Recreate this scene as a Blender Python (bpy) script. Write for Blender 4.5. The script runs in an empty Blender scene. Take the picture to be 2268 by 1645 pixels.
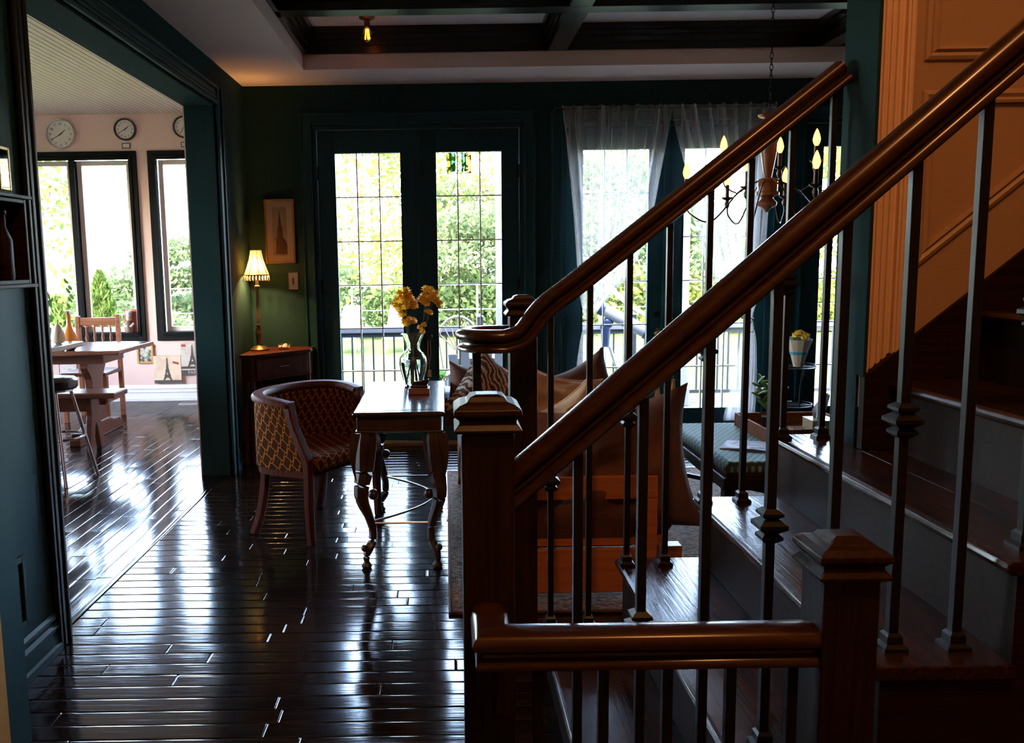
import bpy, math, random
import numpy as np
from mathutils import Vector, Matrix
random.seed(7); rng = np.random.default_rng(7)
scene = bpy.context.scene
col = scene.collection
PI = math.pi

# ---------------------------------------------------------------- camera
W, H = 2268.0, 1645.0
F, PX, PY = 1900.0, 990.0, 822.0            # focal length and principal point in pixels
cam_d = bpy.data.cameras.new('camera'); cam = bpy.data.objects.new('camera', cam_d); col.objects.link(cam)
cam_d.sensor_fit = 'HORIZONTAL'; cam_d.sensor_width = 36.0
cam_d.lens = F / W * 36.0
cam_d.shift_x = (W / 2 - PX) / W
cam_d.shift_y = -(H / 2 - PY) / W
cam_d.clip_start = 0.05; cam_d.clip_end = 500
cam.matrix_world = (Matrix.Translation((0, 0, 1.43)) @ Matrix.Rotation(PI / 2 - math.atan(244 / 1900.0), 4, 'X')
                    @ Matrix.Rotation(-0.015, 4, 'Z'))
scene.camera = cam

# ---------------------------------------------------------------- light
world = bpy.data.worlds.new('sky'); scene.world = world; world.use_nodes = True
wn = world.node_tree.nodes; wl = world.node_tree.links
bg = wn['Background']
sky = wn.new('ShaderNodeTexSky'); sky.sky_type = 'NISHITA'; sky.sun_disc = False
sky.sun_elevation = math.radians(38); sky.sun_rotation = math.radians(200)
sky.air_density = 1.0; sky.dust_density = 1.5; sky.ozone_density = 1.0
haze = wn.new('ShaderNodeMix'); haze.data_type = 'RGBA'; haze.inputs[0].default_value = 0.5     # thin even haze over a clear sky
haze.inputs[7].default_value = (0.80, 0.90, 1.0, 1)
wl.new(sky.outputs[0], haze.inputs[6]); wl.new(haze.outputs[2], bg.inputs[0]); bg.inputs[1].default_value = 16.0
sd = bpy.data.lights.new('sun', 'SUN'); sd.energy = 10.0; sd.angle = 0.01; sd.color = (1.0, 0.9, 0.72)
sun = bpy.data.objects.new('sun', sd); col.objects.link(sun)
sun.rotation_euler = (math.radians(52), 0, math.radians(-24))
hd = bpy.data.lights.new('hall_lamp', 'POINT'); hd.energy = 128.0; hd.color = (1.0, 0.42, 0.13); hd.shadow_soft_size = 0.05
hall = bpy.data.objects.new('hall_lamp', hd); col.objects.link(hall); hall.location = (0.55, 0.1, 4.5)
scene.view_settings.view_transform = 'Standard'; scene.view_settings.look = 'None'
scene.view_settings.gamma = 1.0; scene.view_settings.use_curve_mapping = False
scene.view_settings.exposure = 0.0
scene.cycles.use_denoising = True
scene.cycles.transparent_max_bounces = 24
scene.cycles.max_bounces = 9
scene.cycles.use_adaptive_sampling = True; scene.cycles.adaptive_threshold = 0.05
scene.cycles.sample_clamp_indirect = 6.0

# ---------------------------------------------------------------- materials
MATS = {}
def newmat(name):
    m = bpy.data.materials.new(name); m.use_nodes = True
    return m, m.node_tree.nodes, m.node_tree.links, m.node_tree.nodes['Principled BSDF']
def plain(name, c, rough=0.5, metal=0.0, spec=0.5, noise=0.0, scale=30.0, bump=0.0, emit=None, estr=0.0, sheen=0.0):
    if name in MATS: return MATS[name]
    m, n, l, b = newmat(name)
    b.inputs['Base Color'].default_value = (*c, 1); b.inputs['Roughness'].default_value = rough
    b.inputs['Metallic'].default_value = metal; b.inputs['Specular IOR Level'].default_value = spec
    if sheen: b.inputs['Sheen Weight'].default_value = sheen
    if noise or bump:
        tc = n.new('ShaderNodeTexCoord'); t = n.new('ShaderNodeTexNoise'); t.inputs['Scale'].default_value = scale
        t.inputs['Detail'].default_value = 4
        l.new(tc.outputs['Object'], t.inputs['Vector'])
        if noise:
            mx = n.new('ShaderNodeMix'); mx.data_type = 'RGBA'
            mx.inputs[6].default_value = (*[v * (1 - noise) for v in c], 1); mx.inputs[7].default_value = (*[min(1, v * (1 + noise)) for v in c], 1)
            l.new(t.outputs['Fac'], mx.inputs[0]); l.new(mx.outputs[2], b.inputs['Base Color'])
        if bump:
            bp = n.new('ShaderNodeBump'); bp.inputs['Strength'].default_value = bump; bp.inputs['Distance'].default_value = 0.01
            l.new(t.outputs['Fac'], bp.inputs['Height']); l.new(bp.outputs[0], b.inputs['Normal'])
    if emit:
        b.inputs['Emission Color'].default_value = (*emit, 1); b.inputs['Emission Strength'].default_value = estr
    MATS[name] = m; return m
def wood(name, c1, c2, rough=0.3, axis=0, scale=1.0, bump=0.15, spec=0.5, rand=0.0, coat=0.0):
    if name in MATS: return MATS[name]
    m, n, l, b = newmat(name)
    tc = n.new('ShaderNodeTexCoord'); mp = n.new('ShaderNodeMapping')
    s = [60.0 * scale] * 3; s[axis] = 2.5 * scale
    mp.inputs['Scale'].default_value = s
    l.new(tc.outputs['Object'], mp.inputs['Vector'])
    oi = n.new('ShaderNodeObjectInfo')
    if rand:
        ad = n.new('ShaderNodeVectorMath'); ad.operation = 'MULTIPLY_ADD'
        cmb = n.new('ShaderNodeCombineXYZ')
        for k in range(3): l.new(oi.outputs['Random'], cmb.inputs[k])
        l.new(cmb.outputs[0], ad.inputs[0]); ad.inputs[1].default_value = (97, 61, 43); l.new(mp.outputs[0], ad.inputs[2])
        vec = ad.outputs[0]
    else: vec = mp.outputs[0]
    t = n.new('ShaderNodeTexNoise'); t.inputs['Scale'].default_value = 1.0; t.inputs['Detail'].default_value = 5; t.inputs['Distortion'].default_value = 1.2
    l.new(vec, t.inputs['Vector'])
    cr = n.new('ShaderNodeValToRGB'); cr.color_ramp.elements[0].position = 0.35; cr.color_ramp.elements[1].position = 0.68
    cr.color_ramp.elements[0].color = (*c1, 1); cr.color_ramp.elements[1].color = (*c2, 1)
    l.new(t.outputs['Fac'], cr.inputs[0])
    out = cr.outputs[0]
    if rand:
        hs = n.new('ShaderNodeHueSaturation'); ml = n.new('ShaderNodeMath'); ml.operation = 'MULTIPLY_ADD'
        ml.inputs[1].default_value = rand; ml.inputs[2].default_value = 1 - rand / 2
        l.new(oi.outputs['Random'], ml.inputs[0]); l.new(ml.outputs[0], hs.inputs['Value']); l.new(out, hs.inputs['Color']); out = hs.outputs[0]
    l.new(out, b.inputs['Base Color'])
    b.inputs['Roughness'].default_value = rough; b.inputs['Specular IOR Level'].default_value = spec
    if coat: b.inputs['Coat Weight'].default_value = coat; b.inputs['Coat Roughness'].default_value = 0.08
    if bump:
        bp = n.new('ShaderNodeBump'); bp.inputs['Strength'].default_value = bump; bp.inputs['Distance'].default_value = 0.002
        l.new(t.outputs['Fac'], bp.inputs['Height']); l.new(bp.outputs[0], b.inputs['Normal'])
    MATS[name] = m; return m
def glass_pane(name, tint=(1, 1, 1)):
    if name in MATS: return MATS[name]
    m, n, l, b = newmat(name); n.remove(b)
    tr = n.new('ShaderNodeBsdfTransparent'); tr.inputs[0].default_value = (*tint, 1)
    gl = n.new('ShaderNodeBsdfGlossy'); gl.inputs['Roughness'].default_value = 0.02
    fr = n.new('ShaderNodeFresnel'); fr.inputs[0].default_value = 1.3
    mx = n.new('ShaderNodeMixShader'); l.new(fr.outputs[0], mx.inputs[0]); l.new(tr.outputs[0], mx.inputs[1]); l.new(gl.outputs[0], mx.inputs[2])
    l.new(mx.outputs[0], n['Material Output'].inputs[0]); MATS[name] = m; return m
def clear_glass(name, c=(1, 1, 1), ior=1.45):
    if name in MATS: return MATS[name]
    m, n, l, b = newmat(name)
    b.inputs['Base Color'].default_value = (*c, 1); b.inputs['Transmission Weight'].default_value = 1.0
    b.inputs['Roughness'].default_value = 0.0; b.inputs['IOR'].default_value = ior
    MATS[name] = m; return m
def sheer(name, c, opac):
    m, n, l, b = newmat(name); n.remove(b)
    tr = n.new('ShaderNodeBsdfTransparent'); df = n.new('ShaderNodeBsdfDiffuse'); tl = n.new('ShaderNodeBsdfTranslucent')
    df.inputs[0].default_value = (*c, 1); tl.inputs[0].default_value = (*c, 1)
    m1 = n.new('ShaderNodeMixShader'); m1.inputs[0].default_value = 0.5; l.new(df.outputs[0], m1.inputs[1]); l.new(tl.outputs[0], m1.inputs[2])
    tc = n.new('ShaderNodeTexCoord'); ns = n.new('ShaderNodeTexNoise'); mp = n.new('ShaderNodeMapping'); mp.inputs['Scale'].default_value = (22, 22, .5)
    l.new(tc.outputs['Object'], mp.inputs[0]); l.new(mp.outputs[0], ns.inputs[0]); ns.inputs['Scale'].default_value = 1.0
    mr = n.new('ShaderNodeMapRange'); mr.inputs[1].default_value = 0.3; mr.inputs[2].default_value = 0.7; mr.inputs[3].default_value = opac * 0.75; mr.inputs[4].default_value = min(1, opac * 1.3)
    l.new(ns.outputs['Fac'], mr.inputs[0])
    m2 = n.new('ShaderNodeMixShader'); l.new(mr.outputs[0], m2.inputs[0]); l.new(tr.outputs[0], m2.inputs[1]); l.new(m1.outputs[0], m2.inputs[2])
    l.new(m2.outputs[0], n['Material Output'].inputs[0]); MATS[name] = m; return m
def leafmat(name, c, c2, transl=0.45):
    m, n, l, b = newmat(name); n.remove(b)
    df = n.new('ShaderNodeBsdfDiffuse'); tl = n.new('ShaderNodeBsdfTranslucent')
    g = n.new('ShaderNodeNewGeometry'); mx = n.new('ShaderNodeMix'); mx.data_type = 'RGBA'
    mx.inputs[6].default_value = (*c, 1); mx.inputs[7].default_value = (*c2, 1)
    l.new(g.outputs['Random Per Island'], mx.inputs[0])
    l.new(mx.outputs[2], df.inputs[0]); l.new(mx.outputs[2], tl.inputs[0])
    ms = n.new('ShaderNodeMixShader'); ms.inputs[0].default_value = transl; l.new(df.outputs[0], ms.inputs[1]); l.new(tl.outputs[0], ms.inputs[2])
    l.new(ms.outputs[0], n['Material Output'].inputs[0]); MATS[name] = m; return m
def emis(name, c, s):
    m, n, l, b = newmat(name); n.remove(b)
    e = n.new('ShaderNodeEmission'); e.inputs[0].default_value = (*c, 1); e.inputs[1].default_value = s
    l.new(e.outputs[0], n['Material Output'].inputs[0]); MATS[name] = m; return m
def M(op, n, l, a, b=None, c=None):
    k = n.new('ShaderNodeMath'); k.operation = op
    for i, v in enumerate((a, b, c)):
        if v is None: continue
        if isinstance(v, (int, float)): k.inputs[i].default_value = v
        else: l.new(v, k.inputs[i])
    return k.outputs[0]

TEAL = plain('teal_paint', (0.014, 0.041, 0.044), 0.85, noise=0.06, scale=3, spec=.1)
TEAL_LIT = plain('teal_satin_daylit', (0.012, 0.056, 0.067), 0.6, noise=0.05, scale=3, spec=.2)  # teal lightened in colour to stand for daylight on the left walls
TEALT = plain('teal_trim_paint', (0.010, 0.048, 0.058), 0.5, spec=.18)
DKTRIM = plain('dark_hardware_shade_trim', (0.006, 0.010, 0.010), 0.5, spec=.2)  # dark hardware; on the near casing the shade is put into this colour
CREAM = plain('cream_paint', (0.46, 0.31, 0.20), 0.5)
WHITEC = plain('ceiling_white', (0.80, 0.62, 0.55), 0.8, noise=0.03, scale=40)
DINW = plain('dining_wall_paint', (0.74, 0.52, 0.45), 0.6)
DINB = plain('dining_baseboard_white', (0.78, 0.76, 0.76), 0.4)
BLACKF = plain('black_window_trim', (0.005, 0.006, 0.006), 0.6, spec=.1)
SASH = plain('cream_sash', (0.72, 0.64, 0.58), 0.4)
BEAM = wood('dark_beam_wood', (0.006, 0.006, 0.005), (0.012, 0.010, 0.008), 0.28, 0)
STAIN = wood('dark_stained_oak', (0.011, 0.0045, 0.0028), (0.026, 0.010, 0.0055), 0.5, 0, 1.0, 0.12, spec=.12)
STAINY = wood('dark_stained_oak_tread', (0.014, 0.006, 0.004), (0.045, 0.018, 0.010), 0.24, 1, 1.0, 0.6)
STAINZ = wood('dark_stained_oak_post', (0.014, 0.006, 0.0035), (0.036, 0.015, 0.0065), 0.4, 2, 1.0, 0.12, spec=.22)
RAILW = wood('handrail_wood', (0.03, 0.011, 0.005), (0.05, 0.019, 0.008), 0.22, 0, .5, 0.0)
PLANKX = wood('floor_plank_wood', (0.005, 0.003, 0.0025), (0.018, 0.0095, 0.007), 0.115, 0, 0.9, 0.22, rand=0.6, spec=.65)
PLANKY = wood('dining_plank_wood', (0.005, 0.003, 0.0025), (0.018, 0.0095, 0.007), 0.11, 1, 0.9, 0.16, rand=0.6, spec=.8)
GAP = plain('floor_gap', (0.004, 0.003, 0.003), 0.6)
IRON = plain('black_iron', (0.008, 0.0075, 0.007), 0.4, 0.0, spec=.3)
MAHOG = wood('mahogany', (0.05, 0.010, 0.004), (0.10, 0.021, 0.007), 0.5, 2, 1.0, 0.05, spec=.15)
CARVED = wood('carved_dark_wood', (0.03, 0.015, 0.008), (0.07, 0.035, 0.018), 0.35, 2, 1.0, 0.2)
TABLEW = wood('table_top_wood', (0.02, 0.008, 0.006), (0.045, 0.018, 0.012), 0.16, 1, 0.7, 0.05, coat=0.5)
PINE = wood('orange_pine', (0.45, 0.14, 0.035), (0.62, 0.22, 0.06), 0.4, 0, 0.5, 0.05)
OAKT = wood('dining_table_oak', (0.07, 0.021, 0.010), (0.13, 0.042, 0.02), 0.35, 0, 0.6, 0.05)
OAKD = wood('dining_oak', (0.16, 0.05, 0.022), (0.26, 0.09, 0.04), 0.3, 0, 0.6, 0.05)
OAKDT = wood('dining_oak_top', (0.09, 0.035, 0.02), (0.16, 0.06, 0.035), 0.18, 0, 0.6, 0.03)
CHROME = plain('chrome', (0.7, 0.7, 0.72), 0.12, 1.0)
BRASS = plain('aged_brass', (0.25, 0.13, 0.045), 0.35, 1.0)
WHITEP = plain('white_paint_outdoor', (0.17, 0.17, 0.175), 0.5)
PANE = glass_pane('window_glass')

# ---------------------------------------------------------------- mesh helpers
class MB:
    def __init__(s): s.v = []; s.f = []; s.uv = None
    def add(s, v, f):
        o = len(s.v); s.v += [tuple(p) for p in v]; s.f += [tuple(i + o for i in q) for q in f]; return s
    def box(s, x0, y0, z0, x1, y1, z1):
        x0, x1 = min(x0, x1), max(x0, x1); y0, y1 = min(y0, y1), max(y0, y1); z0, z1 = min(z0, z1), max(z0, z1)
        return s.add([(x0, y0, z0), (x1, y0, z0), (x1, y1, z0), (x0, y1, z0), (x0, y0, z1), (x1, y0, z1), (x1, y1, z1), (x0, y1, z1)],
                     [(0, 3, 2, 1), (4, 5, 6, 7), (0, 1, 5, 4), (1, 2, 6, 5), (2, 3, 7, 6), (3, 0, 4, 7)])
    def prism(s, pts, axis, a, b):
        # pts: 2-D polygon in the two other axes (in order xyz without axis)
        def mk(p, t):
            q = list(p); q.insert(axis, t); return q
        n = len(pts); v = [mk(p, a) for p in pts] + [mk(p, b) for p in pts]
        f = [tuple(range(n - 1, -1, -1)), tuple(range(n, 2 * n))] + [(i, (i + 1) % n, (i + 1) % n + n, i + n) for i in range(n)]
        return s.add(v, f)
    def frame(s, x0, z0, x1, z1, w, y0, y1, axis=1):
        # rectangular frame in xz (axis 1) or yz (axis 0) plane
        for a in ((x0, z0, x0 + w, z1), (x1 - w, z0, x1, z1), (x0 + w, z0, x1 - w, z0 + w), (x0 + w, z1 - w, x1 - w, z1)):
            if axis == 1: s.box(a[0], y0, a[1], a[2], y1, a[3])
            else: s.box(y0, a[0], a[1], y1, a[2], a[3])
        return s
    def lathe(s, prof, c=(0, 0, 0), n=16, rot=0.0, caps=True):
        v = []; f = []; m = len(prof)
        for r, z in prof:
            for k in range(n):
                a = rot + 2 * PI * k / n; v.append((c[0] + r * math.cos(a), c[1] + r * math.sin(a), c[2] + z))
        for i in range(m - 1):
            for k in range(n):
                k2 = (k + 1) % n; f.append((i * n + k, i * n + k2, (i + 1) * n + k2, (i + 1) * n + k))
        if caps: f.append(tuple(range(n - 1, -1, -1))); f.append(tuple((m - 1) * n + k for k in range(n)))
        return s.add(v, f)
    def sweep(s, path, prof, up=(0, 0, 1), closed=False, taper=None, caps=True):
        P = [Vector(p) for p in path]; n = len(P); k = len(prof); v = []; f = []
        U = Vector(up)
        for i, p in enumerate(P):
            if closed: a = (p - P[i - 1]).normalized(); b = (P[(i + 1) % n] - p).normalized()
            else:
                a = (p - P[i - 1]).normalized() if i else (P[1] - p).normalized()
                b = (P[i + 1] - p).normalized() if i < n - 1 else a
            t = (a + b)
            t = t.normalized() if t.length > 1e-6 else b
            uu = U if abs(t.dot(U)) < 0.98 else Vector((1, 0, 0))
            sd_ = t.cross(uu).normalized(); uv_ = sd_.cross(t).normalized()
            mit = 1.0 / max(0.4, math.sqrt(max(0.0, (1 + a.dot(b)) / 2)))
            horiz = abs((b - a).dot(sd_)) > abs((b - a).dot(uv_))
            q = taper[i] if taper else 1.0
            for (x, y) in prof: v.append(p + sd_ * x * q * (mit if horiz else 1) + uv_ * y * q * (1 if horiz else mit))
        for i in range(n if closed else n - 1):
            j = (i + 1) % n
            for m in range(k): m2 = (m + 1) % k; f.append((i * k + m, i * k + m2, j * k + m2, j * k + m))
        if not closed and caps: f.append(tuple(range(k - 1, -1, -1))); f.append(tuple((n - 1) * k + m for m in range(k)))
        return s.add(v, f)
    def tube(s, path, r, n=8, closed=False, taper=None):
        return s.sweep(path, [(r * math.cos(2 * PI * i / n), r * math.sin(2 * PI * i / n)) for i in range(n)], closed=closed, taper=taper)
    def ball(s, c, r, n=10, m=7, sc=(1, 1, 1)):
        v = [(c[0], c[1], c[2] - r * sc[2])]; f = []
        for i in range(1, m):
            t = -PI / 2 + PI * i / m
            for k in range(n):
                a = 2 * PI * k / n; v.append((c[0] + r * sc[0] * math.cos(t) * math.cos(a), c[1] + r * sc[1] * math.cos(t) * math.sin(a), c[2] + r * sc[2] * math.sin(t)))
        v.append((c[0], c[1], c[2] + r * sc[2]))
        for k in range(n):
            k2 = (k + 1) % n; f.append((0, 1 + k2, 1 + k)); f.append((len(v) - 1, 1 + (m - 2) * n + k, 1 + (m - 2) * n + k2))
            for i in range(m - 2): f.append((1 + i * n + k, 1 + i * n + k2, 1 + (i + 1) * n + k2, 1 + (i + 1) * n + k))
        return s.add(v, f)
    def grid(s, fn, nu, nv):
        v = [fn(i / nu, j / nv) for j in range(nv + 1) for i in range(nu + 1)]
        f = [(j * (nu + 1) + i, j * (nu + 1) + i + 1, (j + 1) * (nu + 1) + i + 1, (j + 1) * (nu + 1) + i) for j in range(nv) for i in range(nu)]
        return s.add(v, f)
def mesh(name, mb, mat, smooth=False):
    me = bpy.data.meshes.new(name); me.from_pydata(mb.v, [], mb.f)
    if smooth:
        me.polygons.foreach_set('use_smooth', [True] * len(me.polygons)); me.update()
        me.set_sharp_from_angle(angle=0.75)
    if mat: me.materials.append(mat)
    me.update(); return me
def P(name, mb, mat, parent=None, smooth=False, bevel=0.0, label=None, local=False, kind=None, seg=2):
    """One mesh object; verts given in world space unless local, parent is an unrotated Empty at its own location."""
    if parent is not None and not local:
        o = Vector(parent.matrix_basis.translation); q = parent.parent
        while q is not None: o += Vector(q.matrix_basis.translation); q = q.parent
        mb.v = [(a - o.x, b - o.y, c - o.z) for a, b, c in mb.v]
    ob = bpy.data.objects.new(name, mesh(name, mb, mat, smooth)); col.objects.link(ob); ob.parent = parent
    if bevel:
        bm = ob.modifiers.new('bevel', 'BEVEL'); bm.width = bevel; bm.segments = seg; bm.limit_method = 'ANGLE'; bm.angle_limit = 0.7
    if label: ob['label'] = label
    if kind: ob['kind'] = kind
    return ob
def T(name, label, cat, loc=(0, 0, 0), rz=0.0, group=None, kind=None):
    o = bpy.data.objects.new(name, None); col.objects.link(o); o.location = loc; o.rotation_euler = (0, 0, rz)
    o.empty_display_size = 0.1
    o['label'] = label; o['category'] = cat
    if group: o['group'] = group
    if kind: o['kind'] = kind
    return o
def tag(o, label, cat, group=None, kind=None):
    o['label'] = label; o['category'] = cat
    if group: o['group'] = group
    if kind: o['kind'] = kind
    return o
def inst(src, parent, loc=(0, 0, 0), rot=(0, 0, 0), scale=(1, 1, 1)):
    o = src.copy(); col.objects.link(o); o.parent = parent; o.location = loc; o.rotation_euler = rot; o.scale = scale
    return o
def struct(name, mb, mat, label, cat, **kw):
    o = P(name, mb, mat, **kw); return tag(o, label, cat, kind='structure')
def sT(name, label, cat, loc=(0, 0, 0)): return T(name, label, cat, loc, kind='structure')
def arc(cx, cy, r, a0, a1, n, z=0.0):
    return [(cx + r * math.cos(a0 + (a1 - a0) * i / n), cy + r * math.sin(a0 + (a1 - a0) * i / n), z) for i in range(n + 1)]
def bez(pts, n=12):
    """Catmull-Rom through points."""
    p = [Vector(q) for q in pts]; p = [p[0] * 2 - p[1]] + p + [p[-1] * 2 - p[-2]]; out = []
    for i in range(1, len(p) - 2):
        for k in range(n):
            t = k / n; a, b, c, d = p[i - 1:i + 3]
            out.append(0.5 * ((2 * b) + (c - a) * t + (2 * a - 5 * b + 4 * c - d) * t * t + (3 * b - a - 3 * c + d) * t ** 3))
    out.append(p[-2]); return out

# ================================================================ STRUCTURE
XL, XD = -1.49, -1.68         # left wall: living face, dining face
YB = 6.60                     # living back wall face
ZC, ZF = 2.74, 5.2            # living ceiling, foyer ceiling
def plank_mb(x0, y0, x1, y1, along=0, t=0.018):
    """board with eased, slightly crowned top"""
    ch = .0022
    a0, a1, b0, b1 = (x0, x1, y0, y1) if along == 0 else (y0, y1, x0, x1)
    e_ = .0014 if along == 0 else .0010; d_ = .0009 if along == 0 else .0003
    bs = [(b0, -t), (b0, -d_), (b0 + e_, -.00005), (b0 + .008, 0), (b1 - .008, 0), (b1 - e_, -.00005), (b1, -d_), (b1, -t)]
    v = []
    ee = min(.006, (a1 - a0) * .3)
    for (a, dz) in ((a0, -.0014), (a0 + ch, -.0001), (a0 + ee, 0), (a1 - ee, 0), (a1 - ch, -.0001), (a1, -.0014)):
        for (q, z) in bs: v.append((a, q, z + (dz if z > -.01 else 0)) if along == 0 else (q, a, z + (dz if z > -.01 else 0)))
    k = len(bs); f = []
    for i in range(5):
        for j in range(k - 1):
            q = (i * k + j, (i + 1) * k + j, (i + 1) * k + j + 1, i * k + j + 1); f.append(q if along == 0 else q[::-1])
    e0 = tuple(range(k)); e1 = tuple(range(6 * k - 1, 5 * k - 1, -1))
    f += [e0, e1] if along == 0 else [e0[::-1], e1[::-1]]
    return MB().add(v, f)
def planks(parent, x0, x1, y0, y1, along, own, mat):
    """Rows of boards; boards for which own(cx, cy) holds are objects, the rest is one part."""
    w = 0.083; rest = MB(); r = random.Random(3)
    a0, a1, b0, b1 = (x0, x1, y0, y1) if along == 0 else (y0, y1, x0, x1)
    b = b0
    while b < b1 - 0.01:
        a = a0 - r.random() * 0.9
        while a < a1:
            L = r.uniform(0.55, 1.45); s, e = max(a, a0), min(a + L, a1)
            if e - s > 0.02:
                bb = min(b + w, b1); dz = r.uniform(-0.0006, 0.0006)
                q = (s, b, e, bb) if along == 0 else (b, s, bb, e)
                cx, cy = (q[0] + q[2]) / 2, (q[1] + q[3]) / 2
                m = plank_mb(q[0] - cx, q[1] - cy, q[2] - cx, q[3] - cy, along)
                if own(cx, cy):
                    o = P('floor_plank', m, mat, parent, local=True, smooth=True); o.location = (cx, cy, dz)
                    o.rotation_euler = (r.uniform(-.002, .002), 0, 0) if along == 0 else (0, r.uniform(-.002, .002), 0)
                else: rest.add([(v[0] + cx, v[1] + cy, v[2] + dz) for v in m.v], m.f)
            a += L
        b += w
    if rest.v: P('floor_plank_field', rest, mat, parent, local=True, kind='stuff', smooth=True)
fl = struct('floor', MB().box(-1.6, -2.2, -0.16, 5.0, YB + 0.2, -0.019), GAP, 'dark stained hardwood plank floor of the living room and foyer', 'floor')
planks(fl, -1.525, 5.0, -2.2, YB, 0, lambda x, y: x < 0.75 and y > 2.0, PLANKX)
fd = struct('floor_dining', MB().box(-6.2, 2.2, -0.16, -1.601, 9.05, -0.019), GAP, 'dark glossy hardwood floor of the sunlit dining room', 'floor')
planks(fd, -6.2, -1.53, 2.2, 9.05, 1, lambda x, y: x > -3.55 and y > 3.0, PLANKY)

# left wall with the wide opening to the dining room
OY0, OY1, OZ = 3.17, 5.74, 2.46
struct('wall_left_far', MB().box(XD, OY1, 0, XL, YB + .2, ZF).box(XD, OY0, OZ, XL, OY1, ZF).box(XD, YB + .2, -.2, XD + .19, 9.25, ZF).box(XD, OY1 - .012, 0, XL, OY1, OZ).box(XD, OY0, OZ - .012, XL, OY1 - .012, OZ), TEAL, 'dark teal post and header wall around the dining opening', 'wall')
mb = MB().box(XD, 2.45, 0, XL, OY0, ZF)
struct('wall_left', mb, TEAL_LIT, 'teal wall at the left edge with mirrors, shadow box and vent', 'wall')
struct('wall_entry', MB().box(-1.68, -2.2, 0, -1.28, 2.45, ZF), TEAL_LIT, 'teal wall projection at the lower left edge beside the vent', 'wall')
# opening trim: near casing, far casing, header casing (fluted)
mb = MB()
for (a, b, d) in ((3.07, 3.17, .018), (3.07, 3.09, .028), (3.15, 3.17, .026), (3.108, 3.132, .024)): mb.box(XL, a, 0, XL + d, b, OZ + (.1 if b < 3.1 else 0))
struct('trim_1', mb, DKTRIM, 'door casing darkened to imitate shade at the near side of the opening', 'trim', bevel=.004)  # same painted trim, coloured dark to imitate the dim foyer reflection
mb = MB()
for (a, b, d) in ((OY1, OY1 + .115, .018), (OY1, OY1 + .022, .03), (OY1 + .03, OY1 + .05, .026), (OY1 + .055, OY1 + .075, .024), (OY1 + .095, OY1 + .115, .034)): mb.box(XL, a, 0, XL + d, b, OZ + .115)
struct('trim_2', mb, TEALT, 'teal fluted casing on the far post of the dining opening', 'trim', bevel=.004)
mb = MB()
for (a, b, d) in ((OZ, OZ + .115, .018), (OZ, OZ + .022, .03), (OZ + .03, OZ + .05, .026), (OZ + .055, OZ + .075, .024), (OZ + .095, OZ + .115, .034)): mb.box(XL, OY0, a, XL + d, OY1 + .0, b)
struct('trim_3', mb, TEALT, 'teal casing along the header beam over the dining opening', 'trim', bevel=.004)
def baseboard(name, x0, y0, x1, y1, nx, ny, mat, label, h=0.15):
    prof = [(0, 0), (.03, 0), (.03, .028), (.02, .034), (.016, .085), (.022, .09), (.022, .1), (.012, .112), (.012, .125), (.018, .13), (.016, .14), (.006, h), (0, h)]
    m = MB(); v = []; k = len(prof)
    for (x, y) in ((x0, y0), (x1, y1)): v += [(x + nx * d, y + ny * d, z) for d, z in prof]
    m.add(v, [tuple(range(k - 1, -1, -1)), tuple(range(k, 2 * k))] + [(i, (i + 1) % k, (i + 1) % k + k, i + k) for i in range(k)])
    return struct(name, m, mat, label, 'baseboard')
baseboard('baseboard_left', XL, 2.45, XL, 3.07, 1, 0, TEALT, 'teal moulded baseboard under the wall vent')
baseboard('baseboard_left_far', XL, OY1 + .115, XL, YB, 1, 0, TEALT, 'teal moulded baseboard behind the corner table')

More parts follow.
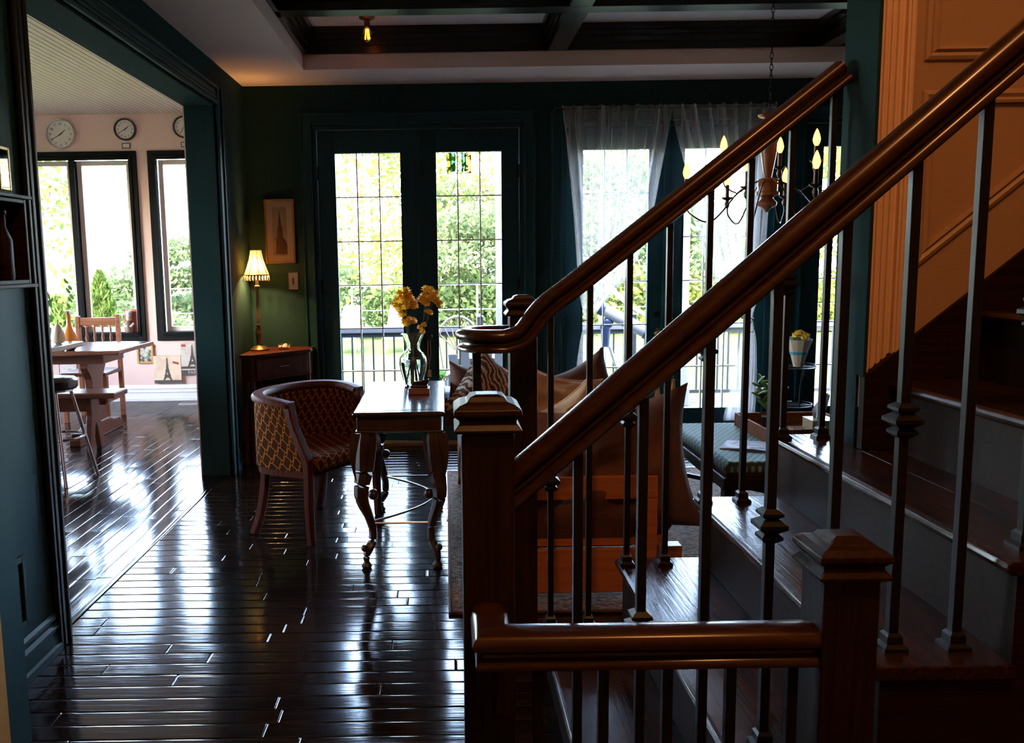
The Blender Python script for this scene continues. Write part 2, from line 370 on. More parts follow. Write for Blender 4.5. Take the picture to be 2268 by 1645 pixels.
# back wall with french door openings
DOORS = [(-0.96, -0.195, 0.57), (0.92, 1.69, 2.46), (2.74, 3.505, 4.27)]
mb = MB(); xs = XL
for (a, m_, b) in DOORS: mb.box(xs, YB, 0, a - .03, YB + .2, ZC + .5); mb.box(a - .03, YB, 2.45, b + .03, YB + .2, ZC + .5); xs = b + .03
mb.box(xs, YB, 0, 5.0, YB + .2, ZC + .5)
struct('wall_back', mb, TEAL, 'dark teal back wall around the french doors', 'wall')
pane_me = None
mu_mat = plain('teal_muntin', (0.10, 0.16, 0.16), 0.4)
LEAD = plain('grey_muntin', (0.8, 0.82, 0.8), 0.4)
def french(i, a, mid, b, label, knob_side):
    global pane_me
    d = sT('door_%d' % i, label, 'door', ((a + b) / 2, YB, 0))
    P('door_frame', MB().box(a - .03, YB + .02, 0, a, YB + .17, 2.45).box(b, YB + .02, 0, b + .03, YB + .17, 2.45).box(a, YB + .02, 2.42, b, YB + .17, 2.45), TEALT, d)
    P('door_sill', MB().box(a - .03, YB - .03, 0, b + .03, YB + .17, .028), plain('sill_wood', (.12, .06, .03), .4), d, bevel=.004)
    for (x0, x1, s) in ((a, mid, -1), (mid, b, 1)):
        L = T('door_leaf', '', '', (0, 0, 0)); del L['label']; del L['category']; L.parent = d
        L.location = ((x0 + x1) / 2 - d.location.x, .05, 0)
        g0, g1 = x0 + .128, x1 - .128; z0, z1 = .25, 2.257
        y0, y1 = YB + .05, YB + .092
        P('leaf_frame', MB().box(x0 + .002, y0, .03, g0, y1, 2.418).box(g1, y0, .03, x1 - .002, y1, 2.418).box(g0, y0, .03, g1, y1, z0).box(g0, y0, z1, g1, y1, 2.418), TEALT, L, bevel=.004)
        P('glazing_bead', MB().frame(g0, z0, g1, z1, .008, y0 - .006, y1 + .004), TEALT, L)
        cw = (g1 - g0) / 3; rh = (z1 - z0) / 6
        for c in (1, 2): P('muntin', MB().box(g0 + c * cw - .005, y0 + .012, z0, g0 + c * cw + .005, y1 - .012, z1), LEAD, L)
        for r in range(1, 6): P('muntin', MB().box(g0, y0 + .013, z0 + r * rh - .0045, g1, y1 - .013, z0 + r * rh + .0045), LEAD, L)
        if pane_me is None:
            pane_me = mesh('glass_pane', MB().box(-cw / 2, -.002, -rh / 2, cw / 2, .002, rh / 2), PANE)
        for c in range(3):
            for r in range(6):
                o = bpy.data.objects.new('glass_pane', pane_me); col.objects.link(o); o.parent = L
                o.location = (g0 + (c + .5) * cw - (x0 + x1) / 2, y0 + .02 - YB - .05, z0 + (r + .5) * rh)
        for hz in (.35, 1.25, 2.1):
            hx = x0 + .006 if s < 0 else x1 - .006
            P('hinge', MB().lathe([(.008, -.05), (.008, .05)], (hx, y0 - .006, hz), 8), DKTRIM, L)
        kx = x1 - .06 if s < 0 else x0 + .06
        if i == 1 and s < 0: continue
        k = P('door_knob', MB().ball((kx + .03 * -s * 0, y0 - .05, .855), .028).lathe([(.012, 0), (.012, .05)], (kx, y0 - .045, .855 - .012), 8), BRASS if i == 2 else IRON, L, smooth=True)
        if i == 2: P('deadbolt', MB().box(kx - .02, y0 - .018, .975, kx + .02, y0, 1.015), DKTRIM, L, bevel=.008)
    P('astragal', MB().box(mid - .022, YB + .038, .03, mid + .022, YB + .052, 2.418), TEALT, d, bevel=.004)
    # casing on the wall face
    m = MB()
    for (o, w, t) in ((.03, .085, .016), (.03, .016, .026), (.1, .016, .028)):
        m.box(a - o - w, YB - t, 0, a - o, YB, 2.45 + o + w - .03).box(b + o, YB - t, 0, b + o + w, YB, 2.45 + o + w - .03).box(a - o, YB - t, 2.45 + o - .03, b + o, YB, 2.45 + o + w - .03)
    P('door_casing', m, TEALT, d, bevel=.003)
    return d
french(1, *DOORS[0], 'teal french doors without curtains behind the small table', 1)
french(2, *DOORS[1], 'teal french doors hung with sheer white curtains', 1)
french(3, *DOORS[2], 'teal french door seen as a sliver beside the stair wall', 1)
for n_, (x0, x1) in enumerate(((XL, -1.08), (.69, .80), (2.58, 2.62))): baseboard('baseboard_back' + ('', '_middle', '_right')[n_], x0, YB, x1, YB, 0, -1, TEALT, ('teal baseboard behind the corner table along the back wall', 'short teal baseboard between the two french doors', 'short teal baseboard between curtained and rightmost doors')[n_])
struct('wall_right', MB().box(4.8, 2.79, 0, 5.0, YB + .2, ZC + .5), TEAL, 'teal right wall of the living room behind the stairs', 'wall')

# living room ceiling: perimeter soffit, tray, dark coffer beams and white panels
tx0, tx1, ty0, ty1 = -0.95, 4.3, 3.3, 6.08
cl = MB().box(XL, 2.79, ZC, tx0, YB, ZC + .1).box(tx1, 2.79, ZC, 4.8, YB, ZC + .1).box(tx0, 2.79, ZC, tx1, ty0, ZC + .1).box(tx0, ty1, ZC, tx1, YB, ZC + .1).box(XL, 2.79, 3.02, 4.8, YB, 3.2)
ce = struct('ceiling', cl, WHITEC, 'white tray ceiling with dark wood coffers over the living room', 'ceiling')
bz0, bz1 = ZC + .1, 3.02
BX = [tx0, .72, 2.58, tx1]; BY = [ty1, 5.05, 3.9]
bw = .13
P('coffer_beam', MB().box(tx0, ty1 - .02, bz0, tx1, ty1 + .12, bz1), BEAM, ce)
for y in BY[1:]: P('coffer_beam', MB().box(tx0, y, bz0, tx1, y + bw, bz1), BEAM, ce, bevel=.004)
P('coffer_beam', MB().box(tx0, ty0, bz0, tx1, ty0 + .06, bz1), BEAM, ce)
for x in (.72, 2.58): P('coffer_beam', MB().box(x, ty0, bz0 + .001, x + bw, ty1, bz1), BEAM, ce, bevel=.004)
P('coffer_beam', MB().box(tx0 - .05, ty0, bz0, tx0 + .03, ty1, bz1), BEAM, ce)
P('coffer_beam', MB().box(tx1 - .03, ty0, bz0, tx1 + .05, ty1, bz1), BEAM, ce)
PANELW = plain('coffer_panel_white', (0.66, 0.62, 0.6), 0.7)
cxs = [(tx0 + .03, .72), (.85, 2.58), (2.71, tx1 - .03)]; cys = [(5.18, ty1 - .02), (4.03, 5.05), (ty0 + .06, 3.9)]
for (a, b) in cxs:
    for (c, d) in cys:
        P('coffer_panel', MB().box(a, c, 3.005, b, d, 3.019), PANELW, ce)
        m = MB()
        for (q, z0, z1) in ((.05, 2.965, 3.005), (.03, 2.93, 2.965), (.016, 2.89, 2.93)): 
            m.box(a, c, z0, a + q, d, z1).box(b - q, c, z0, b, d, z1).box(a + q, c, z0, b - q, c + q, z1).box(a + q, d - q, z0, b - q, d, z1)
        P('coffer_moulding', m, BEAM, ce)

# stair wall (between stairs and living room), its cream wainscot face and casing
SWX, SWY, SWT = 1.262, 2.62, 2.79
SKZ = 1.064                   # top of the skirt board at the wall's end
ws = struct('wall_stair', MB().box(SWX, SWY, 0, 4.8, SWT, ZF).box(SWX - .004, SWY - .05, SKZ + .001, SWX + .006, SWY, ZF), TEAL, 'wall beside the stairs, teal on its living room end', 'wall')
struct('wall_header', MB().box(XL, SWY, ZC, SWX, SWT, ZF), TEAL, 'teal wall above the passage from foyer to living room', 'wall')
cf = struct('wall_stair_wainscot', MB().box(SWX + .007, SWY - .012, SKZ - .1, 4.8, SWY, ZF), CREAM, 'cream panelled wall rising beside the stairs', 'wall')
m = MB()
cas = [(SWX + .007 + a * .926, SWX + .007 + b * .926, d) for a, b, d in ((0, .108, .014), (0, .010, .03), (.018, .031, .024), (.038, .051, .024), (.057, .070, .024), (.081, .108, .034), (.088, .101, .042))]
for (a, b, d) in cas:
    za, zb = SKZ + .001 + (a - SWX) * .80, SKZ + .001 + (b - SWX) * .80
    m.prism([(a, za), (b, zb), (b, ZF), (a, ZF)], 1, SWY - .012 - d, SWY - .012)
struct('trim_4', m, plain('casing_cream', (0.85, 0.62, 0.44), .4), 'cream fluted casing at the end of the stair wall', 'trim', bevel=.003)
def pmould(poly, parent):
    """picture-frame moulding round a polygon in xz on the stair wall"""
    prof = [(-.02, 0), (-.016, .008), (-.006, .012), (.004, .006), (.012, .014), (.02, .012), (.02, 0)]
    path = [(x, SWY - .012, z) for x, z in poly]
    mbm = MB(); n = len(path); k = len(prof); v = []
    for i in range(n):
        p0, p1, p2 = (Vector(path[(i - 1) % n]), Vector(path[i]), Vector(path[(i + 1) % n]))
        a, b = (p1 - p0).normalized(), (p2 - p1).normalized()
        na, nb = Vector((-a.z, 0, a.x)), Vector((-b.z, 0, b.x)); q = (na + nb); q /= max(.2, (1 + na.dot(nb)))
        for (s_, d_) in prof: v.append(p1 + q * s_ + Vector((0, -d_, 0)))
    f = [(i * k + j, i * k + (j + 1) % k, ((i + 1) % n) * k + (j + 1) % k, ((i + 1) % n) * k + j) for i in range(n) for j in range(k)]
    P('panel_moulding', mbm.add(v, f), CREAM, parent)
sl = .817
pmould([(1.43, 1.42), (2.004, 1.42 + .574 * sl), (2.004, 1.888), (1.43, 1.888)], cf)
pmould([(1.43, 2.009), (2.004, 2.009), (2.004, 3.0), (1.43, 3.0)], cf)
pmould([(2.13, 2.05), (2.9, 2.05 + .77 * sl), (2.9, 3.0), (2.13, 3.0)], cf)
# foyer shell
struct('wall_foyer_right', MB().box(4.8, -2.2, 0, 5.0, SWY, ZF), CREAM, 'cream foyer wall at the top of the stairs', 'wall')
mb = MB().box(-1.28, -2.2, 0, 4.8, -2.0, ZF)
struct('wall_foyer_front', mb, CREAM, 'cream foyer wall behind the camera', 'wall')
struct('ceiling_foyer', MB().box(-1.68, -2.2, ZF, 5.0, SWT, ZF + .15), WHITEC, 'white ceiling high above the foyer stairs', 'ceiling')

# dining room shell
YD, ZD = 9.05, 2.97
W1 = (-4.95, -3.165, .64, 2.6); W2 = (-3.05, -2.12, .64, 2.6)
mb = MB().box(-6.2, YD, -.2, W1[0], YD + .2, ZD + .3).box(W1[1], YD, -.2, W2[0], YD + .2, ZD + .3).box(W2[1], YD, -.2, XD, YD + .2, ZD + .3)
for w in (W1, W2): mb.box(w[0], YD, -.2, w[1], YD + .2, w[2]).box(w[0], YD, w[3], w[1], YD + .2, ZD + .3)
struct('wall_dining_back', mb, DINW, 'pale pink dining room wall with clocks and windows', 'wall')
mb = MB().box(-6.4, 2.2, -.2, -6.2, 3.4, ZD + .3).box(-6.4, 8.4, -.2, -6.2, 9.25, ZD + .3).box(-6.4, 3.4, -.2, -6.2, 8.4, .75).box(-6.4, 3.4, 2.5, -6.2, 8.4, ZD + .3)
struct('wall_dining_left', mb, DINW, 'pale left wall of the dining room with an added wide window', 'wall')
struct('wall_dining_front', MB().box(-6.2, 2.2, 0, XD, 2.4, ZD + .3), DINW, 'pale near wall of the dining room', 'wall')
struct('wall_dining_right', MB().box(XD - .012, OY1, 0, XD, YD, ZD), DINW, 'pale right wall of the dining room past the opening', 'wall')
cd = struct('ceiling_dining', MB().box(-6.2, 2.2, ZD + .012, XD, YD, ZD + .3), DINW, 'white beadboard ceiling of the dining room', 'ceiling')
m = MB(); x = -6.2; BD = .052
while x < XD - .01:
    m.box(x + .003, 2.4, ZD, min(x + BD - .006, XD), YD, ZD + .012); x += BD
P('beadboard', m, plain('beadboard_white', (.62, .50, .46), .55), cd, kind='stuff')
baseboard('baseboard_dining', -6.2, YD, XD, YD, 0, -1, DINB, 'white stepped baseboard below the dining room windows', h=.17)
def window(i, w, splits, label):
    d = sT('window_%d' % i, label, 'window', ((w[0] + w[1]) / 2, YD, w[2]))
    P('window_casing', MB().frame(w[0], w[2], w[1], w[3], .085, YD - .025, YD + .03), BLACKF, d, bevel=.004)
    P('casing_step', MB().frame(w[0] + .05, w[2] + .05, w[1] - .05, w[3] - .05, .03, YD - .035, YD), BLACKF, d, bevel=.004)
    P('window_jamb', MB().frame(w[0] + .0, w[2] + .0, w[1] - .0, w[3] - .0, .04, YD + .03, YD + .2), SASH, d)
    P('window_sill', MB().box(w[0] + .07, YD - .05, w[2] + .07, w[1] - .07, YD + .1, w[2] + .095), BLACKF, d, bevel=.004)
    e = [w[0] + .085] + list(splits) + [w[1] - .085]
    for s in splits: P('mullion', MB().box(s - .028, YD - .02, w[2] + .085, s + .028, YD + .1, w[3] - .085), BLACKF, d, bevel=.003)
    for k in range(len(e) - 1):
        a = e[k] + (.028 if k else 0); b = e[k + 1] - (.028 if k < len(e) - 2 else 0)
        P('sash', MB().frame(a, w[2] + .095, b, w[3] - .085, .05, YD + .05, YD + .09), SASH, d, bevel=.004)
        P('glass_pane', MB().box(a + .05, YD + .066, w[2] + .145, b - .05, YD + .071, w[3] - .135), PANE, d)
window(1, W1, (-3.838,), 'black framed dining window with two casements behind the table')
window(2, W2, (), 'narrow black framed dining window beside the opening post')
d = sT('window_3', 'added unseen side window brightening the dining room', 'window', (-6.3, 5.9, .75))  # unseen window, added to let more light into the dining room
P('window_casing', MB().frame(3.4, .75, 8.4, 2.5, .085, -6.21, -6.17, axis=0), BLACKF, d)
for k in range(5):
    P('sash', MB().frame(3.48 + k * .97, .83, 3.45 + (k + 1) * .97, 2.42, .05, -6.32, -6.28, axis=0), SASH, d)
    P('glass_pane', MB().box(-6.302, 3.53 + k * .97, .88, -6.298, 3.40 + (k + 1) * .97, 2.37), PANE, d)

# ================================================================ STAIRS
RISE, RUN = .21, .257
SY0, SY1 = 1.60, 2.81
st = T('staircase', 'dark stained oak staircase rising to the right', 'staircase', (.303, 2.2, 0))
nose = lambda n: .303 + RUN * (n - 1)
NT = 13
for n in range(1, NT + 1):
    x0 = nose(n); z = RISE * n; y1 = SY1 if x0 < 1.2 else SWY - .013; y0 = SY0
    prof = [(x0 + .012, z - .03), (x0 + .003, z - .025), (x0, z - .015), (x0 + .003, z - .005), (x0 + .012, z), (x0 + RUN + .03, z), (x0 + RUN + .03, z - .03)]
    if n == 4:          # notched round the end of the stair wall
        pa = [q for q in prof[:5]] + [(SWX - .005, z), (SWX - .005, z - .03)]; pb = [(SWX - .005, z - .03), (SWX - .005, z), (x0 + RUN + .03, z), (x0 + RUN + .03, z - .03)]
        P('tread', MB().prism(pa, 1, y0 - .012, y1).prism(pb, 1, y0 - .012, SWY - .063), STAINY, st, bevel=.003)
    else: P('tread', MB().prism(prof, 1, y0 - .012, y1), STAINY, st, bevel=.003)
    P('riser', MB().box(x0 + .028, y0 + .025, z - RISE, x0 + .046, min(y1 - .02, SY1 - .02), z - .03), STAIN, st)
def saw(y0, y1, nmax, name):
    pts = [(nose(1) + .028, 0)]
    for n in range(1, nmax + 1):
        pts += [(nose(n) + .028, RISE * n - .03), (nose(n + 1) + .028, RISE * n - .03)]
    pts += [(nose(nmax + 1) + .028, max(0, RISE * nmax - .6)), (nose(4), 0)]
    P(name, MB().prism(pts, 1, y0, y1), STAIN, st)
saw(SY0, SY0 + .025, NT, 'stringer'); saw(SY1 - .019, SY1 - .002, 4, 'stringer')
# dark skirt board following the stairs on the cream wall
P('skirt_board', MB().prism([(SWX + .007, .85), (SWX + .007, SKZ - .001), (4.3, SKZ + (4.3 - SWX) * .80), (4.3, .9)], 1, SWY - .03, SWY - .013), STAIN, st)
P('skirt_plinth', MB().prism([(SWX - .004, .842), (SWX - .004, SKZ - .001), (SWX + .118, SKZ - .001 + .122 * .80), (SWX + .118, .842)], 1, SWY - .062, SWY - .0305), STAIN, st)

RPROF = [(-.024, 0), (-.030, .004), (-.031, .012), (-.026, .019), (-.017, .024), (-.016, .030), (-.022, .036), (-.034, .042), (-.037, .052), (-.033, .063), (-.023, .071), (0, .075),
         (.023, .071), (.033, .063), (.037, .052), (.034, .042), (.022, .036), (.016, .030), (.017, .024), (.026, .019), (.031, .012), (.030, .004), (.024, 0)]
def newel(parent, cx, cy, z0, z1, w=.1, name='newel_post'):
    h = w / 2
    o = P(name, MB().box(cx - h, cy - h, z0, cx + h, cy + h, z1 - .072), STAINZ, parent, bevel=.004)
    r2 = math.sqrt(2); q = lambda a: a * r2
    prof = [(q(h), z1 - .072), (q(h + .014), z1 - .070), (q(h + .014), z1 - .064), (q(h + .004), z1 - .052), (q(h + .004), z1 - .046), (q(h + .015), z1 - .036), (q(h + .014), z1 - .026),
            (q(h + .002), z1 - .017), (q(h - .012), z1 - .013), (q(h - .018), z1 - .004), (q(h - .03), z1)]
    P('newel_cap', MB().lathe(prof, (cx, cy, 0), 4, PI / 4), STAINZ, parent, bevel=.002)
    return o
r2 = math.sqrt(2)
def collar(parent, x, y, z, s=1.0):
    pr = [(.011, -.035), (.02, -.028), (.02, -.022), (.013, -.016), (.026, -.004), (.026, .004), (.013, .016), (.02, .022), (.02, .028), (.011, .035)]
    P('collar', MB().lathe([(a * r2 * s, b * s) for a, b in pr], (x, y, z), 4, PI / 4), IRON, parent)
def baluster(parent, x, y, z0, z1, col_z=None, shoe=True, w=.0095):
    b = P('baluster', MB().box(x - w, y - w, z0, x + w, y + w, z1), IRON, parent, bevel=.0015)
    b2 = b
    e = Vector((0, 0, 0))
    if col_z: 
        c = MB(); pr = [(.011, -.035), (.021, -.027), (.021, -.021), (.013, -.015), (.028, -.004), (.028, .004), (.013, .015), (.021, .021), (.021, .027), (.011, .035)]
        P('collar', c.lathe([(a * r2, bb) for a, bb in pr], (x, y, col_z), 4, PI / 4), IRON, b)
    if shoe:
        P('shoe', MB().lathe([(.024 * r2, 0), (.024 * r2, .008), (.016 * r2, .014), (.016 * r2, .03), (.011 * r2, .036)], (x, y, z0), 4, PI / 4), IRON, b)
def tread_z(x):
    n = math.floor((x - .303) / RUN) + 1
    return max(0, n) * RISE
# far railing
FY = 2.75
rf = T('stair_railing', 'farther stair railing with a curled volute handrail around its post', 'railing', (.262, 2.95, 0))
newel(rf, .262, 2.955, 0, 1.312, .094)
frail = lambda x: 1.222 + (x - .307) * .778
path = [(SWX + .001, FY, frail(SWX))] + [tuple(p) for p in bez([(.42, FY, frail(.42)), (.335, FY, frail(.335) + .002), (.27, FY, 1.165), (.205, FY, 1.137), (.17, FY, 1.134)], 4)]
path += [(x, y, 1.134) for x, y, _ in arc(.165, FY + .1, .1, -PI / 2, -1.5 * PI, 12)] + [(.2, FY + .2, 1.134), (.225, FY + .2, 1.134)]
P('handrail', MB().sweep(path, RPROF), RAILW, rf, smooth=True)
P('rail_rosette', MB().lathe([(.05, 0), (.05, .01), (.04, .014)], (0, 0, 0), 20), RAILW, rf)
ro = rf.children[-1]; ro.rotation_euler = (0, -PI / 2, 0); ro.location = (SWX - .001 - .262, 2.72 - 2.95, frail(SWX) + .037)
for k in range(8):
    x = .335 + .126 * k; z0 = tread_z(x)
    baluster(rf, x, FY, z0, frail(x) + .004, z0 + .50 if k % 2 == 0 else None)
baluster(rf, .098, FY + .05, 0, 1.14, None, w=.0135)
# near railing
NY = 1.67
rn = T('stair_railing', 'nearer stair railing climbing from the newel post at lower centre', 'railing', (.077, NY, 0))
newel(rn, .077, NY, 0, 1.172, .102)
nrail = lambda x: .938 + (x - .13) * .864
P('handrail', MB().sweep([(.126, NY, nrail(.126)), (2.3, NY, nrail(2.3))], RPROF), RAILW, rn, smooth=True)
for k in range(14):
    x = .258 + .1285 * k; z0 = tread_z(x)
    baluster(rn, x, NY, z0, nrail(x) + .004, z0 + .475 if k % 2 == 1 else None)
# guard railing in front of the stairs
GY, GZ = 1.50, .688
rg = T('guard_railing', 'low horizontal guard railing ending at the shorter newel post', 'railing', (.715, 1.51, 0))
newel(rg, .715, 1.51, 0, .93, .1)
P('handrail', MB().sweep([(.667, GY, GZ), (.075, GY, GZ), (.075, NY - .052, GZ)], RPROF), RAILW, rg, smooth=True)
for x in (.16, .28, .398, .515, .628): baluster(rg, x, GY, 0, GZ + .004, None)

# ================================================================ WALL ITEMS LEFT
def frame_thing(name, label, cat, x0, z0, x1, z1, y, fw, fm, inner, depth=.025, group=None, matw=0, matm=None):
    """picture on a wall facing -y"""
    t = T(name, label, cat, ((x0 + x1) / 2, y, z0), group=group)
    P('frame', MB().frame(x0, z0, x1, z1, fw, y - depth, y), fm, t, bevel=.003)
    a = fw
    if matw:
        P('mat_board', MB().frame(x0 + fw, z0 + fw, x1 - fw, z1 - fw, matw, y - depth * .55, y - .002), matm, t); a = fw + matw
    P('print', MB().box(x0 + a, y - depth * .5, z0 + a, x1 - a, y - .001, z1 - a), inner, t)
    return t
mir = plain('mirror_glass', (.9, .9, .9), .02, 1.0)
GILT = plain('dull_gilt', (.35, .25, .1), .4, .8)
for (y0, y1, lab) in ((2.925, 3.0, 'small gilt framed mirror above the shadow box, nearer the opening'), (2.82, 2.9, 'small gilt framed mirror cut by the left edge of the photo')):
    t = T('mirror', lab, 'mirror', (XL, (y0 + y1) / 2, 1.69))
    P('frame', MB().frame(y0, 1.69, y1, 1.835, .011, XL, XL + .009, axis=0), GILT, t, bevel=.002)
    P('mirror_glass', MB().box(XL, y0 + .011, 1.701, XL + .007, y1 - .011, 1.824), mir, t)
t = T('shadow_box', 'dark wooden shadow box shelf on the left teal wall', 'shelf', (XL, 2.75, 1.36))
P('case', MB().frame(2.52, 1.375, 2.93, 1.655, .014, XL, XL + .085, axis=0).box(XL, 2.52, 1.375, XL + .006, 2.93, 1.655), STAIN, t, bevel=.002)
P('top_ledge', MB().box(XL, 2.5, 1.655, XL + .1, 2.945, 1.667), STAIN, t, bevel=.002)
P('bottom_ledge', MB().box(XL, 2.5, 1.363, XL + .1, 2.945, 1.375), STAIN, t, bevel=.002)
P('divider', MB().box(XL + .006, 2.72, 1.389, XL + .08, 2.73, 1.641), STAIN, t)
t = T('wooden_bottle', 'brown wooden bottle standing inside the shadow box', 'bottle', (XL + .05, 2.83, 1.389))
P('body', MB().lathe([(.026, 0), (.028, .01), (.028, .13), (.012, .17), (.012, .21), (.015, .212), (.015, .225)], (XL + .05, 2.83, 1.389), 14), STAIN, t, smooth=True)
t = T('wall_vent', 'teal painted return air grille low on the left wall', 'vent', (XL, 2.82, .2))
P('vent_frame', MB().frame(2.755, .19, 2.88, .44, .02, XL, XL + .012, axis=0), TEALT, t, bevel=.002)
for k in range(14): P('louvre', MB().add([(XL + .002, 2.775, .212 + k * .015), (XL + .002, 2.86, .212 + k * .015), (XL + .011, 2.86, .219 + k * .015), (XL + .011, 2.775, .219 + k * .015), (XL + .002, 2.775, .214 + k * .015), (XL + .002, 2.86, .214 + k * .015)], [(0, 1, 2, 3), (3, 2, 5, 4)]), TEALT, t)
struct('trim_5', MB().box(-1.28, 2.1, 0, -1.262, 2.3, 2.2).box(-1.28, 2.12, 0, -1.255, 2.16, 2.2), plain('trim_cream', (.45, .27, .09), .6, spec=.1), 'cream casing at the extreme lower left edge', 'trim')

# ================================================================ SMALL TABLE WITH CARVED LEGS
TX0, TX1, TY0, TY1, TZ = -.437, -.012, 3.85, 4.88, .75
tb = T('console_table', 'narrow polished wooden table with carved scrolling legs', 'table', ((TX0 + TX1) / 2, (TY0 + TY1) / 2, 0))
P('tabletop', MB().box(TX0, TY0, TZ - .024, TX1, TY1, TZ), TABLEW, tb, bevel=.009, seg=3)
P('top_inlay', MB().box(TX0 + .05, TY0 + .06, TZ, TX1 - .05, TY1 - .06, TZ + .0012), TABLEW, tb)
P('apron', MB().box(TX0 + .018, TY0 + .02, TZ - .09, TX1 - .018, TY1 - .02, TZ - .024), CARVED, tb, bevel=.006)
P('apron_bead', MB().box(TX0 + .01, TY0 + .012, TZ - .097, TX1 - .01, TY1 - .012, TZ - .088), CARVED, tb, bevel=.003)
def table_leg(cx, cy, sx, sy):
    # S-shaped carved leg: acanthus knee, ankle scroll, foot
    ctrl = [(-.006, TZ - .09, .042), (-.004, .61, .05), (.0, .54, .048), (.004, .47, .042), (.014, .41, .036), (.018, .36, .032), (.010, .31, .026), (-.008, .25, .02), (-.022, .18, .018), (-.020, .12, .019), (-.006, .09, .021), (.004, .06, .016), (.004, .03, .012), (.004, .012, .024), (.004, 0, .018)]
    dx, dy = sx * .7, sy * .7
    path = [(cx + dx * a * 1.6, cy + dy * a * 1.6, z) for a, z, r in ctrl]
    tp = [r for a, z, r in ctrl]
    pp = bez(path, 4); rr = [tp[min(i // 4, len(tp) - 1)] * (1 - (i % 4) / 4) + tp[min(i // 4 + 1, len(tp) - 1)] * ((i % 4) / 4) for i in range(len(pp))]
    n = 16; prof = [((1 + .10 * (i % 2)) * math.cos(2 * PI * i / n), (1 + .10 * (i % 2)) * math.sin(2 * PI * i / n)) for i in range(n)]
    L = P('leg', MB().sweep(pp, prof, taper=rr), CARVED, tb, smooth=True)
    P('scroll', MB().ball((cx - dx * .045, cy - dy * .045, .345), .026, 12, 8), CARVED, L, smooth=True)
    sp = [(cx + dx * .03, cy + dy * .03, .50)] 
    P('acanthus_leaf', MB().grid(lambda u, v: (cx + dx * (.052 + .02 * math.sin(v * PI)) + (u - .5) * .05 * (1 - v) * abs(dy) / .7, cy + dy * (.052 + .02 * math.sin(v * PI)) * 1.0 + (u - .5) * .05 * (1 - v) * 0, TZ - .1 - .24 * v), 4, 8), CARVED, L, smooth=True)
    P('foot_scroll', MB().ball((cx + dx * .018, cy + dy * .018, .098), .017, 10, 7), CARVED, L, smooth=True)
for sx in (-1, 1):
    for sy in (-1, 1): table_leg((TX0 + .05) if sx < 0 else (TX1 - .05), (TY0 + .055) if sy < 0 else (TY1 - .055), sx, sy)
sm = plain('brushed_steel', (.45, .47, .5), .3, 1.0); sz = .21
P('stretcher', MB().tube([(TX0 + .06, TY0 + .07, sz), (TX1 - .06, TY0 + .07, sz), (TX1 - .06, TY1 - .07, sz), (TX0 + .06, TY1 - .07, sz)], .005, 6), sm, tb)
P('stretcher_bow', MB().tube([(TX0 + .06 + (TX1 - TX0 - .13) * math.sin(PI * i / 16), TY0 + .07 + (TY1 - TY0 - .14) * i / 16, sz + .004) for i in range(17)], .006, 6), sm, tb, smooth=True)
# vase with water
vx, vy = -.185, 4.68; vz = TZ + .0012
vs = T('glass_vase', 'clear glass vase half filled with water on the narrow table', 'vase', (vx, vy, vz))
prof = [(.046, 0), (.05, .006), (.058, .04), (.07, .085), (.077, .125), (.074, .155), (.058, .18), (.042, .196), (.038, .21), (.042, .24), (.056, .272), (.064, .288)]
inner = [(r - .004, max(z, .012)) for r, z in prof][::-1]
P('vase_body', MB().lathe(prof + inner, (vx, vy, vz), 32), clear_glass('vase_glass', (.97, 1, 1)), vs, smooth=True)
wat = [(r - .0042, z) for r, z in [(.052, .0125), (.058, .04), (.07, .085), (.077, .125), (.0745, .152)]]
P('water', MB().lathe([(.001, .0125)] + wat + [(.001, .152)], (vx, vy, vz), 32), clear_glass('vase_water', (.9, .97, 1), 1.33), vs, smooth=True)
YEL = plain('flower_yellow', (.85, .52, .02), .7, noise=.15, scale=200)
STEM = plain('flower_stem_green', (.05, .07, .025), .6)
def bloom(mb, c, r, nrm=(0, 0, 1), k=4):
    nrm = Vector(nrm).normalized(); q = nrm.to_track_quat('Z', 'Y')
    for ring in range(k):
        el = -.25 + 1.35 * ring / (k - 1); n = max(5, int(11 * math.cos(el)))
        for i in range(n):
            a = 2 * PI * i / n + ring * .5; d = Vector((math.cos(a) * math.cos(el), math.sin(a) * math.cos(el), math.sin(el))); s = Vector((-math.sin(a), math.cos(a), 0)) * r * .24
            up = d.cross(s).normalized() * r * .08
            pts = [d * r * .15 - s * .4, d * r * .65 - s + up, d * r - s * .5, d * r + s * .5, d * r * .65 + s + up, d * r * .15 + s * .4]
            mb.add([Vector(c) + q @ p for p in pts], [(0, 1, 4, 5), (1, 2, 3, 4)])
    mb.ball(c, r * .55, 8, 6)
    return mb
def flower(name, label, base, ctrl, heads, r, group):
    t = T(name, label, 'flower', base, group=group)
    P('stem', MB().tube(bez([base] + ctrl, 6), .0032, 6), STEM, t, smooth=True)
    for h in heads:
        if (Vector(h) - Vector(ctrl[-1])).length > .012: P('stem_branch', MB().tube([ctrl[-2] if len(ctrl) > 1 else base, tuple((Vector(ctrl[-1]) + Vector(h)) / 2 - Vector((0, 0, .012))), h], .002, 5), STEM, t)
        P('bloom', bloom(MB(), h, r, ((h[0] - vx) * .6, (h[1] - vy) * .6 - .03, .12)), YEL, t, smooth=True)
zt = vz
nk = (vx, vy, zt + .2)
def fl_(dx, dz, dy=0.0): return (vx + dx, vy + dy, zt + dz)
FG = 'yellow chrysanthemums in the glass vase'
